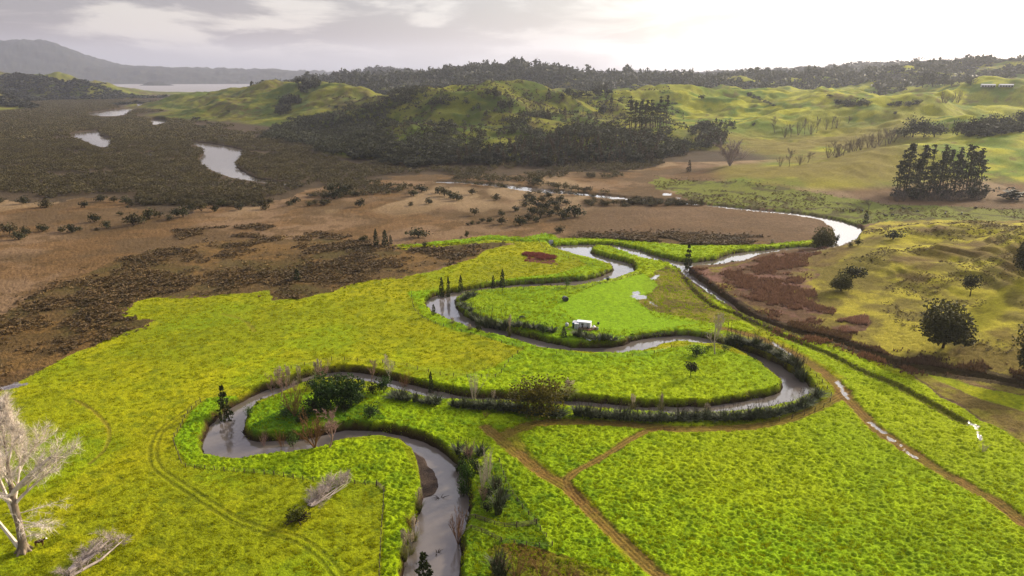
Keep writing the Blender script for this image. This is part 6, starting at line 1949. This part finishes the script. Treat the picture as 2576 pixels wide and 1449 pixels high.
def make_world():
    w = bpy.data.worlds.new('World')
    SC.world = w
    w.use_nodes = True
    nd, lk = w.node_tree.nodes, w.node_tree.links
    bg = nd['Background']; out = nd['World Output']
    sky = nd.new('ShaderNodeTexSky'); sky.sky_type = 'NISHITA'; sky.sun_disc = False
    sky.sun_elevation = SUN_EL; sky.sun_rotation = SUN_AZ
    sky.air_density = 1.5; sky.dust_density = 3
    lk.new(sky.outputs[0], bg.inputs['Color']); bg.inputs['Strength'].default_value = .05
    tc = nd.new('ShaderNodeTexCoord')
    def vm(op, a, b=None):
        n = nd.new('ShaderNodeVectorMath'); n.operation = op
        lk.new(a, n.inputs[0])
        if b is not None:
            if hasattr(b, 'links'): lk.new(b, n.inputs[1])
            else: n.inputs[1].default_value = b
        return n
    def mr(x, a, b, c=0., d=1., smooth=True):
        n = nd.new('ShaderNodeMapRange')
        if smooth: n.interpolation_type = 'SMOOTHSTEP'
        for k, q in (('From Min', a), ('From Max', b), ('To Min', c), ('To Max', d)): n.inputs[k].default_value = q
        lk.new(x, n.inputs['Value'])
        return n.outputs['Result']
    def ma(op, a, b):
        n = nd.new('ShaderNodeMath'); n.operation = op
        for k, q in enumerate((a, b)):
            if hasattr(q, 'links'): lk.new(q, n.inputs[k])
            else: n.inputs[k].default_value = q
        return n.outputs[0]
    def mixc(f, a, b):
        n = nd.new('ShaderNodeMix'); n.data_type = 'RGBA'
        lk.new(f, n.inputs[0])
        for k, q in ((6, a), (7, b)):
            if hasattr(q, 'links'): lk.new(q, n.inputs[k])
            else: n.inputs[k].default_value = (*q, 1)
        return n.outputs[2]
    D = tc.outputs['Generated']
    z = nd.new('ShaderNodeSeparateXYZ'); lk.new(D, z.inputs[0]); Z = z.outputs['Z']
    dot = vm('DOT_PRODUCT', D, (math.sin(SUN_AZ2) * .97, math.cos(SUN_AZ2) * .97, .22)).outputs['Value']
    glow = mr(dot, .50, .95)
    st = vm('MULTIPLY', D, (3.6, 3.6, 17.0)).outputs[0]
    n1 = nd.new('ShaderNodeTexNoise'); n1.inputs['Scale'].default_value = 1.6; n1.inputs['Detail'].default_value = 7; n1.inputs['Roughness'].default_value = .52; n1.inputs['Distortion'].default_value = .35
    lk.new(vm('ADD', st, (4.3, 1.7, .6)).outputs[0], n1.inputs['Vector'])
    f = n1.outputs['Fac']
    # rolls of cloud away from the sun: lavender grey with pale gaps
    cl = mixc(mr(f, .44, .575), (.135, .122, .19), (.49, .45, .46))
    low = mixc(mr(Z, .012, .055), (.235, .235, .305), cl)          # clearer band of air over the far shore
    right = mixc(mr(dot, .80, .96), mixc(mr(f, .40, .60), (.245, .26, .325), (.415, .435, .50)), mixc(mr(f, .38, .60), (.42, .43, .47), (.86, .86, .88)))
    col = mixc(glow, low, right)
    # unseen upper sky brightened on the sun's side for reflections, dimmed behind the drone
    front = mr(dot, -.35, .75)
    hi = ma('MULTIPLY', mr(Z, .09, .24), front)
    lum = ma('ADD', mr(front, 0., 1., .8, .93, False), ma('MULTIPLY', hi, SKYHI))
    boost = ma('MULTIPLY', lum, mr(Z, -.06, .0, .35, 1.0))
    bg2 = nd.new('ShaderNodeBackground')
    lk.new(col, bg2.inputs['Color']); lk.new(boost, bg2.inputs['Strength'])
    ad = nd.new('ShaderNodeAddShader')
    lk.new(bg.outputs[0], ad.inputs[0]); lk.new(bg2.outputs[0], ad.inputs[1]); lk.new(ad.outputs[0], out.inputs['Surface'])

SUN_EL, SUN_AZ = math.radians(23), math.radians(52)     # ahead and to the right
SUN_AZ2 = math.radians(38)                               # brightest part of the overcast
SKYHI = 2.2
make_world()
sl = bpy.data.lights.new('sun', 'SUN'); sl.energy = SUNS; sl.angle = math.radians(5); sl.color = (1.0, .86, .64)
so = bpy.data.objects.new('sun', sl); link(so)
sd_ = Vector((math.sin(SUN_AZ) * math.cos(SUN_EL), math.cos(SUN_AZ) * math.cos(SUN_EL), math.sin(SUN_EL)))
so.rotation_euler = sd_.to_track_quat('Z', 'Y').to_euler()
so.location = (0, 0, 900)

def make_haze():
    mb = MB(); mb.box((0, 8100, 330), (40000, 16400, 700))
    m = bpy.data.materials.new('haze'); m.use_nodes = True
    nd, lk = m.node_tree.nodes, m.node_tree.links
    nd.remove(nd['Principled BSDF'])
    v = nd.new('ShaderNodeVolumePrincipled')
    v.inputs['Color'].default_value = (.84, .87, 1.0, 1)
    v.inputs['Density'].default_value = HAZE
    v.inputs['Anisotropy'].default_value = .45
    lk.new(v.outputs[0], nd['Material Output'].inputs['Volume'])
    o = put('haze', mb.mesh('haze', [m]))
    tag(o, kind='stuff')
if HAZE: make_haze()

cam = bpy.data.cameras.new('camera'); cam.sensor_width = 36; cam.lens = 36 * FPX / 2576
cam.clip_start = .5; cam.clip_end = 60000
co = bpy.data.objects.new('camera', cam); link(co)
co.location = (0, 0, CAMZ); co.rotation_euler = (math.pi / 2 - PIT, 0, 0)
SC.camera = co
SC.view_settings.view_transform = 'Standard'; SC.view_settings.look = 'None'
SC.view_settings.exposure = EXPO; SC.view_settings.gamma = 1
SC.render.engine = 'CYCLES'
cy = SC.cycles
cy.use_denoising = DENOISE
cy.max_bounces = 5; cy.diffuse_bounces = 2; cy.glossy_bounces = 2; cy.transmission_bounces = 3; cy.volume_bounces = 1; cy.transparent_max_bounces = 8
cy.caustics_reflective = cy.caustics_refractive = False
